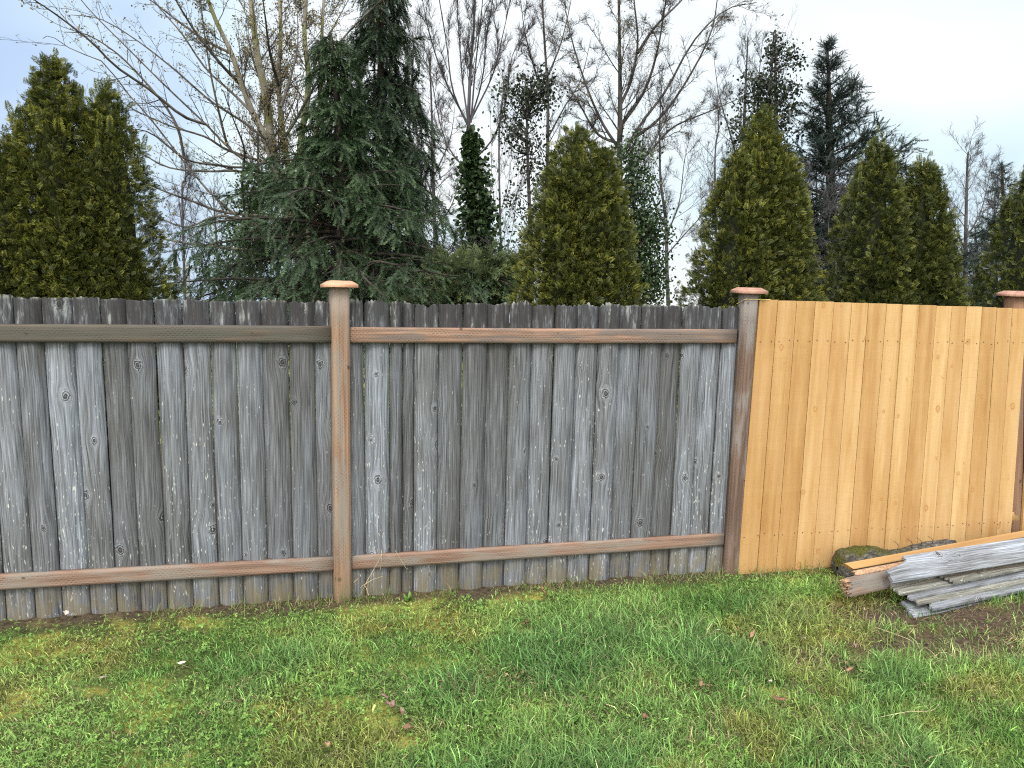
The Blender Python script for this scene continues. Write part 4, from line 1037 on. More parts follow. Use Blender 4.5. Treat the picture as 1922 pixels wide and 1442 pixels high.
leafy('dark_leaved_tree', (997, 600), 6.5, [(1000, 640), (996, 500), (994, 400), (990, 290), (988, 190), (985, 140)], 0.04,
      [(985, 180, 42, 45, 380), (1010, 170, 28, 35, 200), (970, 250, 34, 34, 240), (1005, 300, 30, 50, 170), (970, 380, 20, 50, 90), (985, 470, 34, 60, 150), (1020, 400, 14, 60, 60)],
      'sparse sapling with small dark leaves left of the middle arborvitae', M_holly, 61)
leafy('evergreen_bush', (1195, 600), 6.0, [(1190, 640), (1188, 520), (1190, 420), (1185, 320), (1180, 260)], 0.035,
      [(1185, 285, 32, 34, 200), (1195, 350, 34, 40, 520), (1208, 430, 34, 50, 850), (1215, 520, 34, 60, 950), (1190, 500, 30, 70, 600), (1235, 470, 14, 60, 160)],
      'dark ivy covered evergreen bush filling the gap right of the middle arborvitae', M_ivy, 62)
leafy('dark_leaved_tree', (1448, 620), 9.5, [(1450, 660), (1448, 480), (1446, 330), (1445, 200), (1450, 110), (1452, 60)], 0.05,
      [(1450, 95, 18, 30, 130), (1445, 170, 40, 45, 420), (1480, 110, 24, 30, 120), (1410, 170, 26, 60, 150), (1440, 250, 55, 40, 500), (1400, 250, 26, 40, 120), (1470, 190, 24, 60, 200)],
      'tall sparse dark tree whose ragged top shows behind the pointed arborvitae', M_holly, 63, (0.045, 0.075))
leafy('evergreen_bush', (470, 620), 6.5, [(480, 660), (475, 560), (470, 480), (468, 400), (480, 330)], 0.03,
      [(480, 370, 40, 60, 420), (460, 450, 40, 50, 360), (500, 440, 40, 60, 420), (430, 510, 40, 50, 260), (520, 350, 26, 50, 200)],
      'dark ivy bush behind the left edge of the spreading fir', M_ivy, 64)
leafy('rusty_shrub', (585, 620), 5.9, [(590, 660), (585, 560), (590, 480), (600, 420), (610, 370)], 0.03,
      [(590, 430, 36, 50, 520), (640, 410, 40, 60, 480), (570, 380, 20, 30, 140), (690, 430, 30, 60, 240)],
      'shrub holding rusty brown dead leaves in the shade under the dark fir', M_rust, 65)

# ---- conifers
def conifer(name, base_px, Y, trunk, r0, label, mat, seed, nb, bl, droop, hang, z_lo, taper=1.0, tipup=0.0, twl=(0.14, 0.26), tw_per=10, sub=8, sparse=1.0, ang=0.0, group='conifers behind the fence', bushy=1.0, elev=0.15, low=0.95, lop=0.0, kmin=0.22):
    """nb branches from height z_lo to the top, length bl(t) metres; droop bends them down, hang lets the side twigs hang"""
    rg = np.random.default_rng(seed)
    b = at(base_px[0], base_px[1], Y); b[2] = float(far_h(0, Y))-0.05
    t = empty(name, b, label, 'tree', group)
    T = poly(trunk, Y, 30); T[0] = b
    Tr = np.linspace(r0, 0.012, 30)
    zt = T[-1, 2]
    tt = np.sort(rg.random(nb)**low); z = z_lo+(zt-z_lo)*tt
    p0 = np.stack([np.interp(z, T[:, 2], T[:, k]) for k in range(3)], 1)
    a = np.arange(nb)*2.39996+rg.normal(0, 0.35, nb)
    L = np.array([bl(q) for q in tt])*np.exp(np.clip(rg.normal(0, 0.18, nb), -0.4, 0.25))
    L = L*(1+lop*np.cos(a))
    n = 9; d = unit(np.stack([np.cos(a), np.sin(a), np.full(nb, elev)+rg.normal(0, 0.08, nb)+ang*tt], 1)); pts = [p0]
    for k in range(n-1):
        fz = -droop/(n-1)*(1.0 if k < n*0.6 else 0.3)+tipup/(n-1)*(0 if k < n*0.5 else 2.0)
        d = unit(d+np.stack([np.zeros(nb), np.zeros(nb), np.full(nb, fz)], 1)+rg.normal(0, 0.045, d.shape)); pts.append(pts[-1]+d*(L/(n-1))[:, None])
    B = np.stack(pts, 1); Br = np.linspace(0.020, 0.004, n)[None]*np.sqrt(L/1.5)[:, None]
    sets = [(T[None], Tr[None]), (B, np.broadcast_to(Br, B.shape[:2]))]
    # side twigs
    s1 = spawn(B, np.broadcast_to(Br, B.shape[:2]), tw_per, (0.10, 0.99), (52, 14), 0.34, 6, 0, 0.08, 0.5, flat=0.75, rmin=0.003, minlen=0.12, rg=rg)
    kp_ = rg.random(nb*tw_per) < np.repeat(np.clip(L/np.quantile(L, 0.9)*1.25, kmin, 1), tw_per)
    s1 = (s1[0][kp_], s1[1][kp_])
    P1 = s1[0]; h_ = np.linspace(0, 1, 6)**1.6
    ln = np.linalg.norm(P1[:, -1]-P1[:, 0], axis=1)
    P1 = P1.copy(); P1[:, :, 2] -= (hang*ln*rg.uniform(0.5, 1.3, len(ln)))[:, None]*h_[None]
    # needle sprays on branch tips and twigs
    acc = Acc()
    def sprays(P, per, size, tmin=0.1, jit=0.012):
        N, m_, _ = P.shape; idx = np.repeat(np.arange(N), per); f = (tmin+(1-tmin)*((np.tile(np.arange(per), N)+rg.random(N*per))/per))*(m_-1.001); i = f.astype(int); fr = (f-i)[:, None]
        p = P[idx, i]*(1-fr)+P[idx, i+1]*fr+rg.normal(0, jit, (len(idx), 3)); Tn = unit(P[idx, i+1]-P[idx, i])
        D = unit(Tn+rg.normal(0, 0.50, Tn.shape)*np.array([1, 1, 0.55])+np.array([0, 0, -hang*0.35]))
        X, Yv, Z = frame(D, rg, ref=np.array([[0, 0, 1.0]]))
        rn = np.clip(rg.normal(0.45, 0.2, N)[idx]+rg.normal(0, 0.12, len(idx)), 0, 1); sz = rg.uniform(size[0], size[1], len(idx))
        sz *= np.clip((zt-p[:, 2])/(zt-z_lo)*1.6+0.45, 0.45, 1)
        kp = rg.random(len(idx)) < sparse
        for q, TT in enumerate(NEEDLE):
            s = np.nonzero(kp)[0][q::2]; v, ff, A = instance(*TT, p[s], X[s], Yv[s], Z[s], sz[s], rn[s]); acc.add(v, ff, A)
    sprays(P1, sub, twl); sprays(B, tw_per, twl, 0.25)
    tip = np.stack([T[-1]-(T[-1]-T[-4])*q for q in np.linspace(1, 0, 5)])[None]; sprays(tip, 10, twl)
    tube_mesh('trunk', sets, M_bark_d, t, (8, 5)); tube_mesh('twigs', [(P1, s1[1])], M_bark_d, t, (3,)); acc.build('crown', mat, t, False, 'fol')
    return t
FY = 4.0
mpp = abs(at(700, 300, FY)[0]-at(600, 300, FY)[0])/100      # metres per photo pixel at that depth
conifer('drooping_fir', (640, 600), FY, [(642, 640), (640, 480), (638, 340), (634, 220), (628, 120), (620, 60)], 0.07,
        'spreading green fir with drooping boughs just behind the post', M_fir, 71, 125, lambda q: mpp*(250*np.clip(1-q/0.62, 0, 1)**0.8+125*(1-q)**0.8+16), 0.50, 0.72, 1.45, twl=(0.12, 0.22), tw_per=16, sub=7, low=1.22, kmin=0.55, sparse=0.92)
conifer('drooping_fir', (715, 600), FY+0.9, [(718, 640), (716, 480), (714, 330), (714, 180), (716, 30), (722, -110)], 0.085,
        'taller darker fir with hanging boughs reaching past the top of the picture', M_fir2, 72, 112, lambda q: mpp*(175*(1-q)**1.1+26), 0.8, 1.15, 1.5, twl=(0.15, 0.27), tw_per=13, sub=7, sparse=0.8, kmin=0.5)
conifer('big_spruce', (1568, 620), 9.0, [(1568, 680), (1564, 520), (1560, 380), (1557, 250), (1555, 150), (1553, 82)], 0.14,
        'big dark spruce with upswept spiky branches behind the arborvitae on the right', M_spruce, 73, 200, lambda q: 0.0094*(225*(1-q)**1.0+8), 0.05, 0.12, 1.0, twl=(0.14, 0.27), tw_per=20, sub=6, tipup=0.40, elev=0.22, ang=0.55, sparse=0.92, lop=0.20, low=1.5)
conifer('small_spruce', (1890, 640), 12.0, [(1890, 680), (1888, 520), (1886, 420), (1882, 350), (1880, 305)], 0.09,
        'small dark spruce in the distance near the right edge', M_spruce, 74, 110, lambda q: 0.0112*(80*(1-q)**0.8+8), 0.1, 0.15, 0.4, twl=(0.14, 0.26), tw_per=9, sub=6, tipup=0.35, elev=0.25)
conifer('small_spruce', (1838, 640), 14.0, [(1838, 690), (1836, 560), (1834, 480), (1830, 425)], 0.08,
        'faint low spruce behind the pale bare sapling', M_spruce, 75, 80, lambda q: 0.0125*(60*(1-q)**0.75+8), 0.1, 0.15, 0.0, twl=(0.16, 0.28), tw_per=8, sub=4, tipup=0.5, elev=0.35)
conifer('sitka_spruce', (1462, 620), 11.0, [(1462, 690), (1460, 480), (1458, 320), (1456, 180), (1455, 62)], 0.11,
        'ragged narrow spruce with wispy tips rising behind the pointed arborvitae', M_spruce, 76, 90, lambda q: 0.0105*(75*(1-q)**0.9+10), 0.15, 0.25, 1.0, twl=(0.14, 0.26), tw_per=8, sub=4, sparse=0.6, tipup=0.6, elev=0.3)
# feathery light green cedar bush between the fir and the middle arborvitae
def feathery(base_px, Y, spots, label, seed):
    rg = np.random.default_rng(seed); b = at(base_px[0], base_px[1], Y); b[2] = float(far_h(0, Y))-0.05
    t = empty('feathery_cedar', b, label, 'bush'); acc = Acc(); BP = []; BR = []
    for (px, py, rx, ry, cnt) in spots:
        c = at(px, py, Y); ax = abs(at(px+rx, py, Y)[0]-c[0]); az = abs(at(px, py+ry, Y)[2]-c[2])
        d = unit(rg.normal(size=(cnt, 3)))*rg.random((cnt, 1))**0.4; tip = c+d*np.array([ax, ax, az])
        for q in range(0, cnt, 3):
            s0 = np.array([b[0]+(tip[q, 0]-b[0])*0.25, b[1], tip[q, 2]-0.5]); BP.append(spline([s0, (s0+tip[q])/2+np.array([0, 0, 0.12]), tip[q]], 7)); BR.append(np.linspace(0.008, 0.002, 7))
        out = unit(np.stack([tip[:, 0]-b[0], tip[:, 1]-b[1]-0.2, np.full(cnt, -0.25)], 1)+rg.normal(0, 0.35, (cnt, 3)))
        X, Yv, Z = frame(out, rg)
        for q, TT in enumerate(FROND):
            s = slice(q, None, 3); v, f, A = instance(*TT, tip[s], X[s], Yv[s], Z[s], rg.uniform(0.16, 0.30, len(tip[s])), rg.random(len(tip[s]))); acc.add(v, f, A)
    P = np.array([[b, b+np.array([0, 0, 0.8]), b+np.array([0, 0, 1.6])]]); tube_mesh('trunk', [(P, np.array([[0.04, 0.03, 0.02]])), (np.stack(BP), np.stack(BR))], M_bark_b, t, (6, 3))
    acc.build('crown', M_cedarlight, t, False, 'fol')
feathery((890, 620), 3.4, [(905, 530, 55, 45, 380), (860, 550, 40, 35, 220), (930, 500, 28, 30, 130), (845, 510, 28, 30, 90), (780, 570, 40, 25, 110)],
         'light green feathery cedar bush between the fir and the middle arborvitae', 81)
# far utility pole in the left gap
up = at(356, 600, 45.0); zt_ = at(354, 492, 45.0)[2]
pl = empty('utility_pole', (up[0], 45.0, float(far_h(0, 45.0))), 'faint grey utility pole far off in the gap right of the left arborvitae', 'pole')
V, F = tubes(np.array([[[up[0], 45.0, far_h(0, 45.0)], [up[0], 45.0, zt_-1], [up[0], 45.0, zt_]]], float), np.array([[0.13, 0.11, 0.10]]), 8)
M_pole = plain_mat('grey_pole', (0.24, 0.25, 0.28), 0.8)
build('shaft', V, F, M_pole, pl, True)
V, F, A = plank(1.3, 0.10, 0.10, 1.0, 2, 2); V = np.stack([V[:, 2]-0.65+up[0], V[:, 1]+44.85, V[:, 0]+zt_-0.35], 1)
build('crossarm', V, F, M_pole, pl)
#PART4
# ------------------------------------------------------------------ scrap pile
M_old = weathered_mat('old_board_silver', light=1.7, fleck=0.6, dark_top=False)
M_silver = weathered_mat('old_board_pale', light=1.9, base_tint=(0.97, 1.0, 1.05), fleck=0.3, dark_top=False)
M_old2 = weathered_mat('old_board_greenish', light=1.95, base_tint=(1.06, 1.03, 0.86), fleck=1.0, dark_top=False)
M_old3 = weathered_mat('old_board_dark', light=1.4, base_tint=(0.95, 0.98, 1.05), fleck=0.5, dark_top=False)
M_timber = treated_mat('old_timber', (0.13, 0.085, 0.065), (0.26, 0.19, 0.15), 0.45, (0.19, 0.18, 0.165), 0.4)
M_split = plain_mat('fresh_split_wood', (0.33, 0.21, 0.13), 0.85, 0.2, 0.3, 60)
def board(name, p, yaw, pitch, roll, L, w, t, mat, label, cat='board', group='boards in the scrap pile', jag=0.012, cup=0.004, slant=0.0, nu=10):
    """p = left end of the board (middle of its width and thickness); its length runs along yaw; roll tips its face up or towards the camera"""
    js = rng.normal(0, jag, nu+1); js += np.linspace(slant/2, -slant/2, nu+1)
    V, F, A = plank(L, w, t, seedval(), nu, 16, cup, jag0=js, wav=0.003, bev=0.002)
    # local: length z -> x ; width x -> z(up) ; front -y -> towards camera
    V = np.stack([V[:, 2], V[:, 1], V[:, 0]], 1)
    V = V @ rotx(roll).T @ roty(-pitch).T @ rotz(yaw).T
    e = empty(name, p, label, cat, group) if False else None
    o = build(name, V+np.asarray(p), F, mat, None, True, {'pc': A}, origin=p); o.data.set_sharp_from_angle(angle=R(30))
    tag(o, label, cat, group)
    return o
GY = R(10)
# lowest plank lies on the earth, the others step back and up
def bp(px, py, z): return tuple(on_ground(px, py, z))
board('scrap_board', bp(1702, 1146, 0.050), R(10), R(0.1), R(-74), 2.3, 0.140, 0.018, M_old3, 'lowest dark grey board with a knot near its end, lying on the bare earth', jag=0.006, slant=-0.05)
board('scrap_board', bp(1742, 1132, 0.078), R(10.2), R(0.1), R(-84), 2.3, 0.135, 0.018, M_silver, 'thick pale grey board second from the ground in the scrap pile', jag=0.006, slant=-0.10)
board('scrap_board', bp(1712, 1124, 0.099), R(10.2), R(0.1), R(-85), 2.3, 0.135, 0.013, M_old2, 'greenish grey board with split end in the middle of the scrap stack', jag=0.010, slant=-0.06)
board('scrap_board', bp(1698, 1115, 0.119), R(10.4), R(0.1), R(-85), 2.3, 0.135, 0.013, M_silver, 'grey board third from the top of the flat scrap stack', jag=0.010, slant=-0.05)
board('scrap_board', bp(1674, 1106, 0.138), R(10.4), R(0.1), R(-85), 2.4, 0.145, 0.013, M_old2, 'yellow green stained board on top of the flat scrap stack under the timber', jag=0.010, slant=-0.03)
board('scrap_board', bp(1772, 1086, 0.160), R(10.2), R(0.2), R(-86), 2.0, 0.130, 0.013, M_old2, 'short board with a pale broken end just below the silver plank', jag=0.014, slant=0.02)
TP = on_ground(1592, 1102, 0.172)
tb = board('scrap_timber', tuple(TP), R(12), R(0.1), R(-10), 2.2, 0.100, 0.050, M_timber, 'broken brown timber with a splintered end jutting left out of the scrap pile', 'timber', jag=0.010, slant=-0.03, nu=12)
acc = Acc(); ns = 110; dirx = np.array([math.cos(R(12)), math.sin(R(12)), 0])
for q in range(ns):
    zz = rng.uniform(-0.047, 0.047); yy = rng.uniform(-0.022, 0.022); ln = rng.uniform(0.010, 0.040); w = rng.uniform(0.003, 0.009)
    V, F, A = plank(ln+0.03, w, w*0.7, 1.0, 2, 2, jag0=rng.normal(0, 0.006, 3), jag1=None)
    V = np.stack([V[:, 2]-ln+0.3*(zz+0.05)*0-0.015*(zz/0.05), V[:, 1]+yy, V[:, 0]+zz], 1) @ rotx(R(-10)).T @ rotz(R(12)).T + TP + dirx*0.004
    acc.add(V, F, A)
o = acc.build('splintered_end', M_split, None, False, 'pc', origin=tuple(TP)); o.parent = tb; o.location = (0, 0, 0)
board('scrap_strip', bp(1602, 1077, 0.226), R(10.5), R(0.2), R(-60), 1.9, 0.035, 0.012, M_split, 'thin raw orange wood strip lying between the timber and the yellow board', 'wood strip', jag=0.006)
# big silver plank leaning over the front of the pile, upper corner broken off
nu = 12; L, w = 2.3, 0.150
js = np.zeros(nu+1); js[:7] = rng.normal(0, 0.004, 7); js[7:] = np.array([0.06, 0.13, 0.175, 0.185, 0.17, 0.19])
V, F, A = plank(L, w, 0.020, seedval(), nu, 40, 0.004, jag0=js, wav=0.003, bev=0.003)
V = np.stack([V[:, 2], V[:, 1], V[:, 0]], 1) @ rotx(R(-46)).T @ roty(-R(0.1)).T @ rotz(R(8.2)).T
p = on_ground(1662, 1073, 0.262)
o = build('scrap_board', V+p, F, M_silver, None, True, {'pc': A}, origin=p); o.data.set_sharp_from_angle(angle=R(30))
tag(o, 'wide silver grey plank with a broken upper corner, on the front of the scrap pile', 'board', 'boards in the scrap pile')
# new yellow board along the back with its trimmed end and sticker
YB = on_ground(1590, 1064, 0.232); YR = R(-36)
yb = board('new_board', tuple(YB), R(10.3), R(0.5), YR, 2.4, 0.044, 0.030, M_cedar, 'new yellow board along the top of the scrap pile with a white end sticker', 'board', jag=0.0005, cup=0.0, slant=0.05)
M_stick = plain_mat('paper_sticker', (0.75, 0.78, 0.82), 0.5, 0.3, 0.03)
M_stick2 = plain_mat('sticker_print', (0.20, 0.32, 0.50), 0.5, 0.3, 0.05)
def on_board(x, zf, sx, sz, off, name, mat):
    V = np.array([(x, -0.015-off, zf), (x+sx, -0.015-off, zf), (x+sx*0.95, -0.015-off, zf+sz), (x-sx*0.05, -0.015-off, zf+sz)])
    V = np.concatenate([V, V+np.array([0, 0.0006, 0])])
    V = V @ rotx(YR).T @ roty(-R(0.5)).T @ rotz(R(10.3)).T + YB
    F = np.array([(0, 1, 2, 3), (7, 6, 5, 4), (0, 4, 5, 1), (1, 5, 6, 2), (2, 6, 7, 3), (3, 7, 4, 0)])
    o = build(name, V, F, mat, yb, origin=tuple(YB)); return o
on_board(0.030, -0.020, 0.034, 0.030, 0.0008, 'sticker', M_stick)
on_board(0.038, -0.014, 0.012, 0.016, 0.0016, 'sticker_mark', M_stick2)
# mossy log behind the boards
Ml = Mat('mossy_bark', 0.95, 0.15)
pz = Ml.n('ShaderNodeNewGeometry').outputs['Position']; nrm = Ml.n('ShaderNodeNewGeometry').outputs['Normal']
px_, py_, pz_ = Ml.sep(pz)
n1 = Ml.noise(Ml.xyz(Ml.m('MULTIPLY', px_, 0.45), py_, pz_), 42, 5, 0.7, 0.6); n2 = Ml.noise(pz, 9, 3); px_, py_, pz_ = Ml.sep(pz)
c = Ml.ramp(n1, [(0.3, (0.025, 0.022, 0.020)), (0.5, (0.09, 0.082, 0.074)), (0.70, (0.26, 0.25, 0.23))])
n3 = Ml.noise(pz, 120, 3)
mossc = Ml.mix(Ml.rng(n3, 0.3, 0.7), (0.030, 0.034, 0.008), (0.115, 0.115, 0.026))
nx_, ny_, nz_ = Ml.sep(Ml.attr('pc'))
Ml.color(Ml.mix(Ml.m('MULTIPLY', Ml.rng(Ml.m('ADD', nx_, Ml.m('MULTIPLY', n2, 0.9)), 0.66, 1.0), Ml.rng(ny_, 0.75, 0.2)), c, mossc)); Ml.bump(n1, 0.9, 0.03)
ncs, nl_ = 40, 70
t = np.linspace(0, 1, nl_); th = np.arange(ncs)*2*math.pi/ncs
A0, B0 = np.array([3.13, -0.20, 0.10]), np.array([4.15, -0.06, 0.12])
axis = unit(B0-A0); sidev = np.array([-axis[1], axis[0], 0]); upv = np.cross(axis, sidev); upv = upv if upv[2] > 0 else -upv
rad = 0.108-0.058*t; rad *= np.clip(np.sin(np.clip(t/0.06, 0, 1)*math.pi/2), 0.02, 1)**0.6; rad[-1] = 0.002
TT, HH = np.meshgrid(t, th, indexing='ij')
nn = vnoise(TT*9, np.cos(HH)*1.3+3, 1.0, 3, 3)+vnoise(TT*9+5, np.sin(HH)*1.3+9, 1.0, 4, 3)-1.0
n4 = vnoise(TT*40, HH*7, 1.0, 6, 2)-0.5
rr = rad[:, None]*(1+0.22*nn+0.22*n4)
cen = A0+(B0-A0)*t[:, None]; cen[:, 2] += 0.02*np.sin(t*9)
V = cen[:, None]+rr[..., None]*(np.cos(HH)[..., None]*sidev+np.sin(HH)[..., None]*upv)
Aa = np.stack([np.sin(HH)*0.5, TT, HH*0], -1).reshape(-1, 3)
i, j = np.meshgrid(np.arange(nl_-1), np.arange(ncs), indexing='ij'); a = (i*ncs+j).ravel(); b_ = (i*ncs+(j+1) % ncs).ravel()
log = build('mossy_log', V.reshape(-1, 3), np.stack([a, b_, b_+ncs, a+ncs], 1), Ml.mat, None, True, {'pc': Aa}, origin=A0)
tag(log, 'knobbly moss covered log lying between the yellow fence and the scrap boards', 'log')
tw = np.stack([spline([A0+(B0-A0)*q+np.array([0, -0.01, 0.075-0.02*q]), A0+(B0-A0)*q+np.array([-0.01, -0.02, 0.115-0.02*q]), A0+(B0-A0)*q+np.array([-0.045, -0.01, 0.140-0.02*q])], 6) for q in (0.48, 0.60, 0.68, 0.78)])
V, F = tubes(tw, np.broadcast_to(np.linspace(0.003, 0.0012, 6), (4, 6)), 4); o = build('snapped_twigs', V, F, M_twig_brown, log, origin=A0); 

# ------------------------------------------------------------------ dead leaves on the lawn
def leaf_mesh(shape, seed):
    rg = np.random.default_rng(seed)
    if shape == 'lobed':      # maple-like outline
        pts = []
        for k in range(5):
            a0 = math.radians(-110+55*k); r1 = (0.62, 0.86, 1.0, 0.86, 0.62)[k]*rg.uniform(0.85, 1.1)
            for da, rr in ((-24, 0.66), (-12, 0.84), (0, 1.0), (12, 0.84), (24, 0.66)): pts.append((math.sin(a0+math.radians(da))*r1*rr, math.cos(a0+math.radians(da))*r1*rr))
        pts.append((0.05, -0.15)); pts.append((-0.05, -0.15))
    elif shape == 'long':
        pts = [(0.26*math.sin(math.pi*q)*(1+0.1*rg.normal()), -0.6+1.5*q) for q in np.linspace(0, 1, 9)]+[(-0.26*math.sin(math.pi*q)*(1+0.1*rg.normal()), -0.6+1.5*q) for q in np.linspace(0.9, 0.1, 7)]
    else:
        pts = [((0.5+0.12*rg.normal())*math.sin(a), (0.62+0.12*rg.normal())*math.cos(a)) for a in np.linspace(0, 2*math.pi, 14)[:-1]]
    P = np.array(pts); n = len(P); inner = P*0.5
    fold = rg.uniform(0.15, 0.6); curl = rg.uniform(-0.9, 0.9)
    def lift(Q): return np.stack([Q[:, 0], Q[:, 1], np.abs(Q[:, 0])*fold+curl*Q[:, 1]**2+0.10*np.sin(Q[:, 0]*7+Q[:, 1]*5+seed)], 1)
    top = np.concatenate([lift(P), lift(inner), [[0, 0, 0.0]]]); bot = top-np.array([0, 0, 0.02])
    V = np.concatenate([top, bot]); N = len(top); i = np.arange(n); j = (i+1) % n
    q = np.concatenate([np.stack([i, j, j+n, i+n], 1), np.stack([i+N+n, j+N+n, j+N, i+N], 1), np.stack([j, i, i+N, j+N], 1)])
    tri = np.concatenate([np.stack([i+n, j+n, np.full(n, 2*n)], 1), np.stack([j+n+N, i+n+N, np.full(n, 2*n+N)], 1)])
    return V, [q, tri]
def leaf_mat(name, c):
    return plain_mat(name, c, 0.7, 0.3, 0.3, 0.9 if False else 120)
LM = {'tan': leaf_mat('tan_dead_leaf', (0.27, 0.17, 0.10)), 'pink': leaf_mat('pinkish_dead_leaf', (0.21, 0.135, 0.11)), 'brown': leaf_mat('brown_dead_leaf', (0.15, 0.075, 0.045)), 'white': leaf_mat('bleached_leaf', (0.48, 0.42, 0.36)), 'olive': leaf_mat('yellow_green_leaf', (0.34, 0.36, 0.13)), 'dark': leaf_mat('dark_leaf', (0.10, 0.055, 0.04))}
for q, (px, py, size, shape, mt, lab) in enumerate([
    (738, 1340, 0.050, 'lobed', 'pink', 'largest pinkish brown lobed dead leaf of the cluster in the front lawn'),
    (722, 1322, 0.034, 'oval', 'pink', 'small folded pinkish leaf touching the top of the leaf cluster'),
    (754, 1346, 0.030, 'long', 'pink', 'narrow pinkish leaf at the right side of the leaf cluster'),
    (703, 1340, 0.026, 'long', 'olive', 'yellow green leaf at the left side of the leaf cluster'),
    (764, 1378, 0.026, 'oval', 'brown', 'curled brown leaf with a pale spot just below the leaf cluster'),
    (194, 1285, 0.024, 'long', 'white', 'bleached whitish leaf standing in the grass at the left'),
    (340, 1257, 0.028, 'long', 'white', 'pale curled leaf in the left lawn, nearer the fence than the whitish upright one'),
    (126, 1159, 0.026, 'oval', 'white', 'pale leaf scrap on the bare strip under the left fence boards'),
    (1016, 1114, 0.052, 'lobed', 'tan', 'tan lobed leaf lying on the bare strip below the middle of the grey fence'),
    (986, 1176, 0.036, 'lobed', 'brown', 'curled brown leaf in the grass in front of the middle grey boards'),
    (1410, 1203, 0.036, 'long', 'tan', 'long tan leaf in the grass in front of the second post'),
    (1380, 1190, 0.026, 'oval', 'tan', 'small round tan leaf to the left of the long tan one before the post'),
    (1457, 1326, 0.046, 'long', 'brown', 'rolled reddish brown leaf lying in the long grass at the lower right'),
    (1312, 1294, 0.034, 'lobed', 'tan', 'crumpled orange tan leaf in the grass left of the rolled reddish one'),
    (1605, 1219, 0.038, 'long', 'pink', 'greyish brown leaf at the edge of the bare earth patch'),
    (1888, 1219, 0.034, 'oval', 'pink', 'pinkish brown oval leaf near the right edge beyond the bare earth'),
    (1595, 1268, 0.034, 'oval', 'tan', 'flat tan leaf in the grass below the bare earth patch'),
    (1507, 1207, 0.030, 'long', 'white', 'bleached curled leaf with dark stalk left of the bare earth patch'),
    (1346, 1193, 0.018, 'oval', 'white', 'tiny white leaf scrap left of the long tan leaf'),
    (1444, 1292, 0.018, 'oval', 'white', 'small white leaf scrap just above the rolled reddish brown leaf'),
    (1733, 1298, 0.020, 'long', 'tan', 'small tan leaf alone in the long grass below the bare earth'),
    (1210, 1360, 0.022, 'oval', 'brown', 'small rust brown leaf low in the middle of the front lawn'),
    (615, 1412, 0.022, 'oval', 'tan', 'small pale tan leaf near the bottom edge of the lawn'),
    (818, 1168, 0.022, 'long', 'tan', 'small tan leaf near the fence to the right of the first post'),
    (982, 1272, 0.024, 'long', 'tan', 'narrow tan leaf standing in the centre of the lawn')]):
    p = on_ground(px, py, 0.06); p[2] = float(lawn_h(np.array([p[0]]), np.array([p[1]]))[0])+0.050
    V, F = leaf_mesh(shape, 100+q)
    V = V*size @ rotx(rng.normal(0, 0.35)).T @ roty(rng.normal(0, 0.35)).T @ rotz(rng.random()*6.28).T
    o = build('dead_leaf', V+p, F, LM[mt], None, False, origin=p); tag(o, lab, 'leaf', 'dead leaves on the lawn')
# ------------------------------------------------------------------ weeds and dry stems
M_weed = foliage_mat('weed_leaves', (0.06, 0.13, 0.025), (0.10, 0.20, 0.04), (0.15, 0.26, 0.06), 0.3, 0.45)
for q, (px, py, sz, cnt, lab) in enumerate([(770, 1120, 0.055, 9, 'bright green broad leaved weed at the foot of the fence right of the first post'), (1065, 1352, 0.075, 10, 'flat dandelion rosette low in the front lawn'),
        (900, 1128, 0.04, 7, 'small green weed under the grey boards beside the soil strip'), (1805, 1415, 0.06, 8, 'broad leaved weed in the grass at the lower right'), (690, 1104, 0.05, 8, 'weed clump beside the first post base')]):
    p = on_ground(px, py, 0.06); p[2] = float(lawn_h(np.array([p[0]]), np.array([p[1]]))[0])+0.004
    rg = np.random.default_rng(300+q); a = rg.random(cnt)*6.28; el = rg.uniform(0.1, 0.9, cnt)
    D = np.stack([np.cos(a)*np.cos(el), np.sin(a)*np.cos(el), np.sin(el)], 1); X = unit(np.stack([-D[:, 1], D[:, 0], np.zeros(cnt)], 1)); Z = np.cross(X, D)
    tv = LEAF[0]*np.array([0.6, 1, 1]); v, f, A = instance(tv, LEAF[1], LEAF[2], np.repeat(p[None], cnt, 0), X, D, Z, rg.uniform(0.6, 1.2, cnt)*sz, rg.random(cnt))
    o = build('weed', v, f, M_weed, None, True, {'fol': A}, origin=p); tag(o, lab, 'weed')
M_stem = plain_mat('dry_stem', (0.45, 0.38, 0.24), 0.8, 0.2, 0.2)
def stems_at(lst, name, lab, cat, r=0.0016):
    P = np.stack([spline(l, 10) for l in lst]); V, F = tubes(P, np.broadcast_to(np.linspace(r, r*0.5, 10), P.shape[:2]), 4)
    o = build(name, V, F, M_stem, None, True, origin=P[0, 0]); tag(o, lab, cat)
def gp(px, py, h=0.03):
    p = on_ground(px, py, 0.06); p[2] = float(lawn_h(np.array([p[0]]), np.array([p[1]]))[0])+h; return p
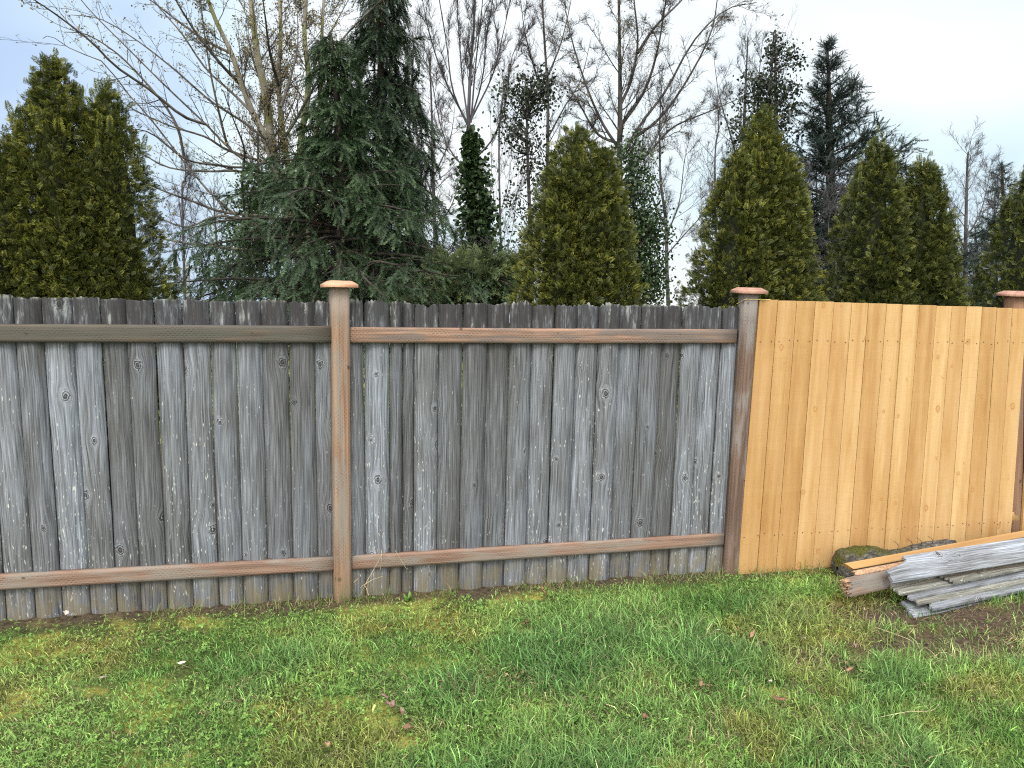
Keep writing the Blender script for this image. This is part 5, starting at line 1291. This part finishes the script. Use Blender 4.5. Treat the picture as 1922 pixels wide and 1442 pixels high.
stems_at([[at(684, 1100, -0.06), at(712, 1050, -0.05), at(717, 1035, -0.03)], [at(684, 1098, -0.06), at(700, 1088, -0.07), at(718, 1082, -0.07)], [at(690, 1112, -0.08), at(684, 1098, -0.09), at(676, 1104, -0.10)], [at(692, 1118, -0.1), at(686, 1101, -0.08), at(680, 1108, -0.07)], [at(664, 1094, -0.06), at(668, 1090, -0.07), at(672, 1086, -0.06)]],
         'dry_stalks', 'tuft of dry bent grass stalks at the foot of the first post', 'dry grass')
stems_at([[at(716, 1032, -0.004), at(716, 1050, -0.010), at(714, 1070, -0.012)], [at(742, 1034, -0.004), at(753, 1052, -0.012), at(764, 1070, -0.012)]], 'dry_stalks', 'two pale dry stalks hanging over the lower rail right of the first post', 'dry grass')
stems_at([[gp(1232, 1115), gp(1229, 1135, 0.05), gp(1240, 1148)]], 'dry_stalk', 'curved pale stalk lying in the grass left of the second post', 'dry grass', 0.003)
stems_at([[gp(1640, 1355), gp(1700, 1350, 0.045), gp(1745, 1345, 0.04), gp(1762, 1328)]], 'dry_stalk', 'long bent pale stem lying in the grass at the lower right', 'dry grass', 0.0022)
stems_at([[gp(1640, 1180), gp(1700, 1205, 0.04), gp(1715, 1212)]], 'dry_stalk', 'straight pale stem lying across the left side of the bare earth patch', 'dry grass', 0.002)
stems_at([[gp(1765, 1258), gp(1780, 1275, 0.04), gp(1790, 1292)]], 'dry_stalk', 'short straight pale stem in the grass below the bare earth patch', 'dry grass', 0.002)
# yellow builder's string round the second post
Ms_ = plain_mat('nylon_string', (0.72, 0.58, 0.20), 0.6, 0.3, 0.1)
zs = 1.812
P = spline([(2.428, 0.050, zs-0.030), (2.4285, 0.0, zs-0.016), (2.4295, -0.047, zs+0.002), (2.47, -0.0485, zs+0.001), (2.523, -0.0485, zs+0.002), (2.60, -0.0455, zs+0.003)], 24)
V, F = tubes(P[None], np.full((1, 24), 0.0016), 6); o = build('string_line', V, F, Ms_, None, True, origin=P[0]); tag(o, 'thin yellow string wrapped round the second post at the top of the new boards', 'string')
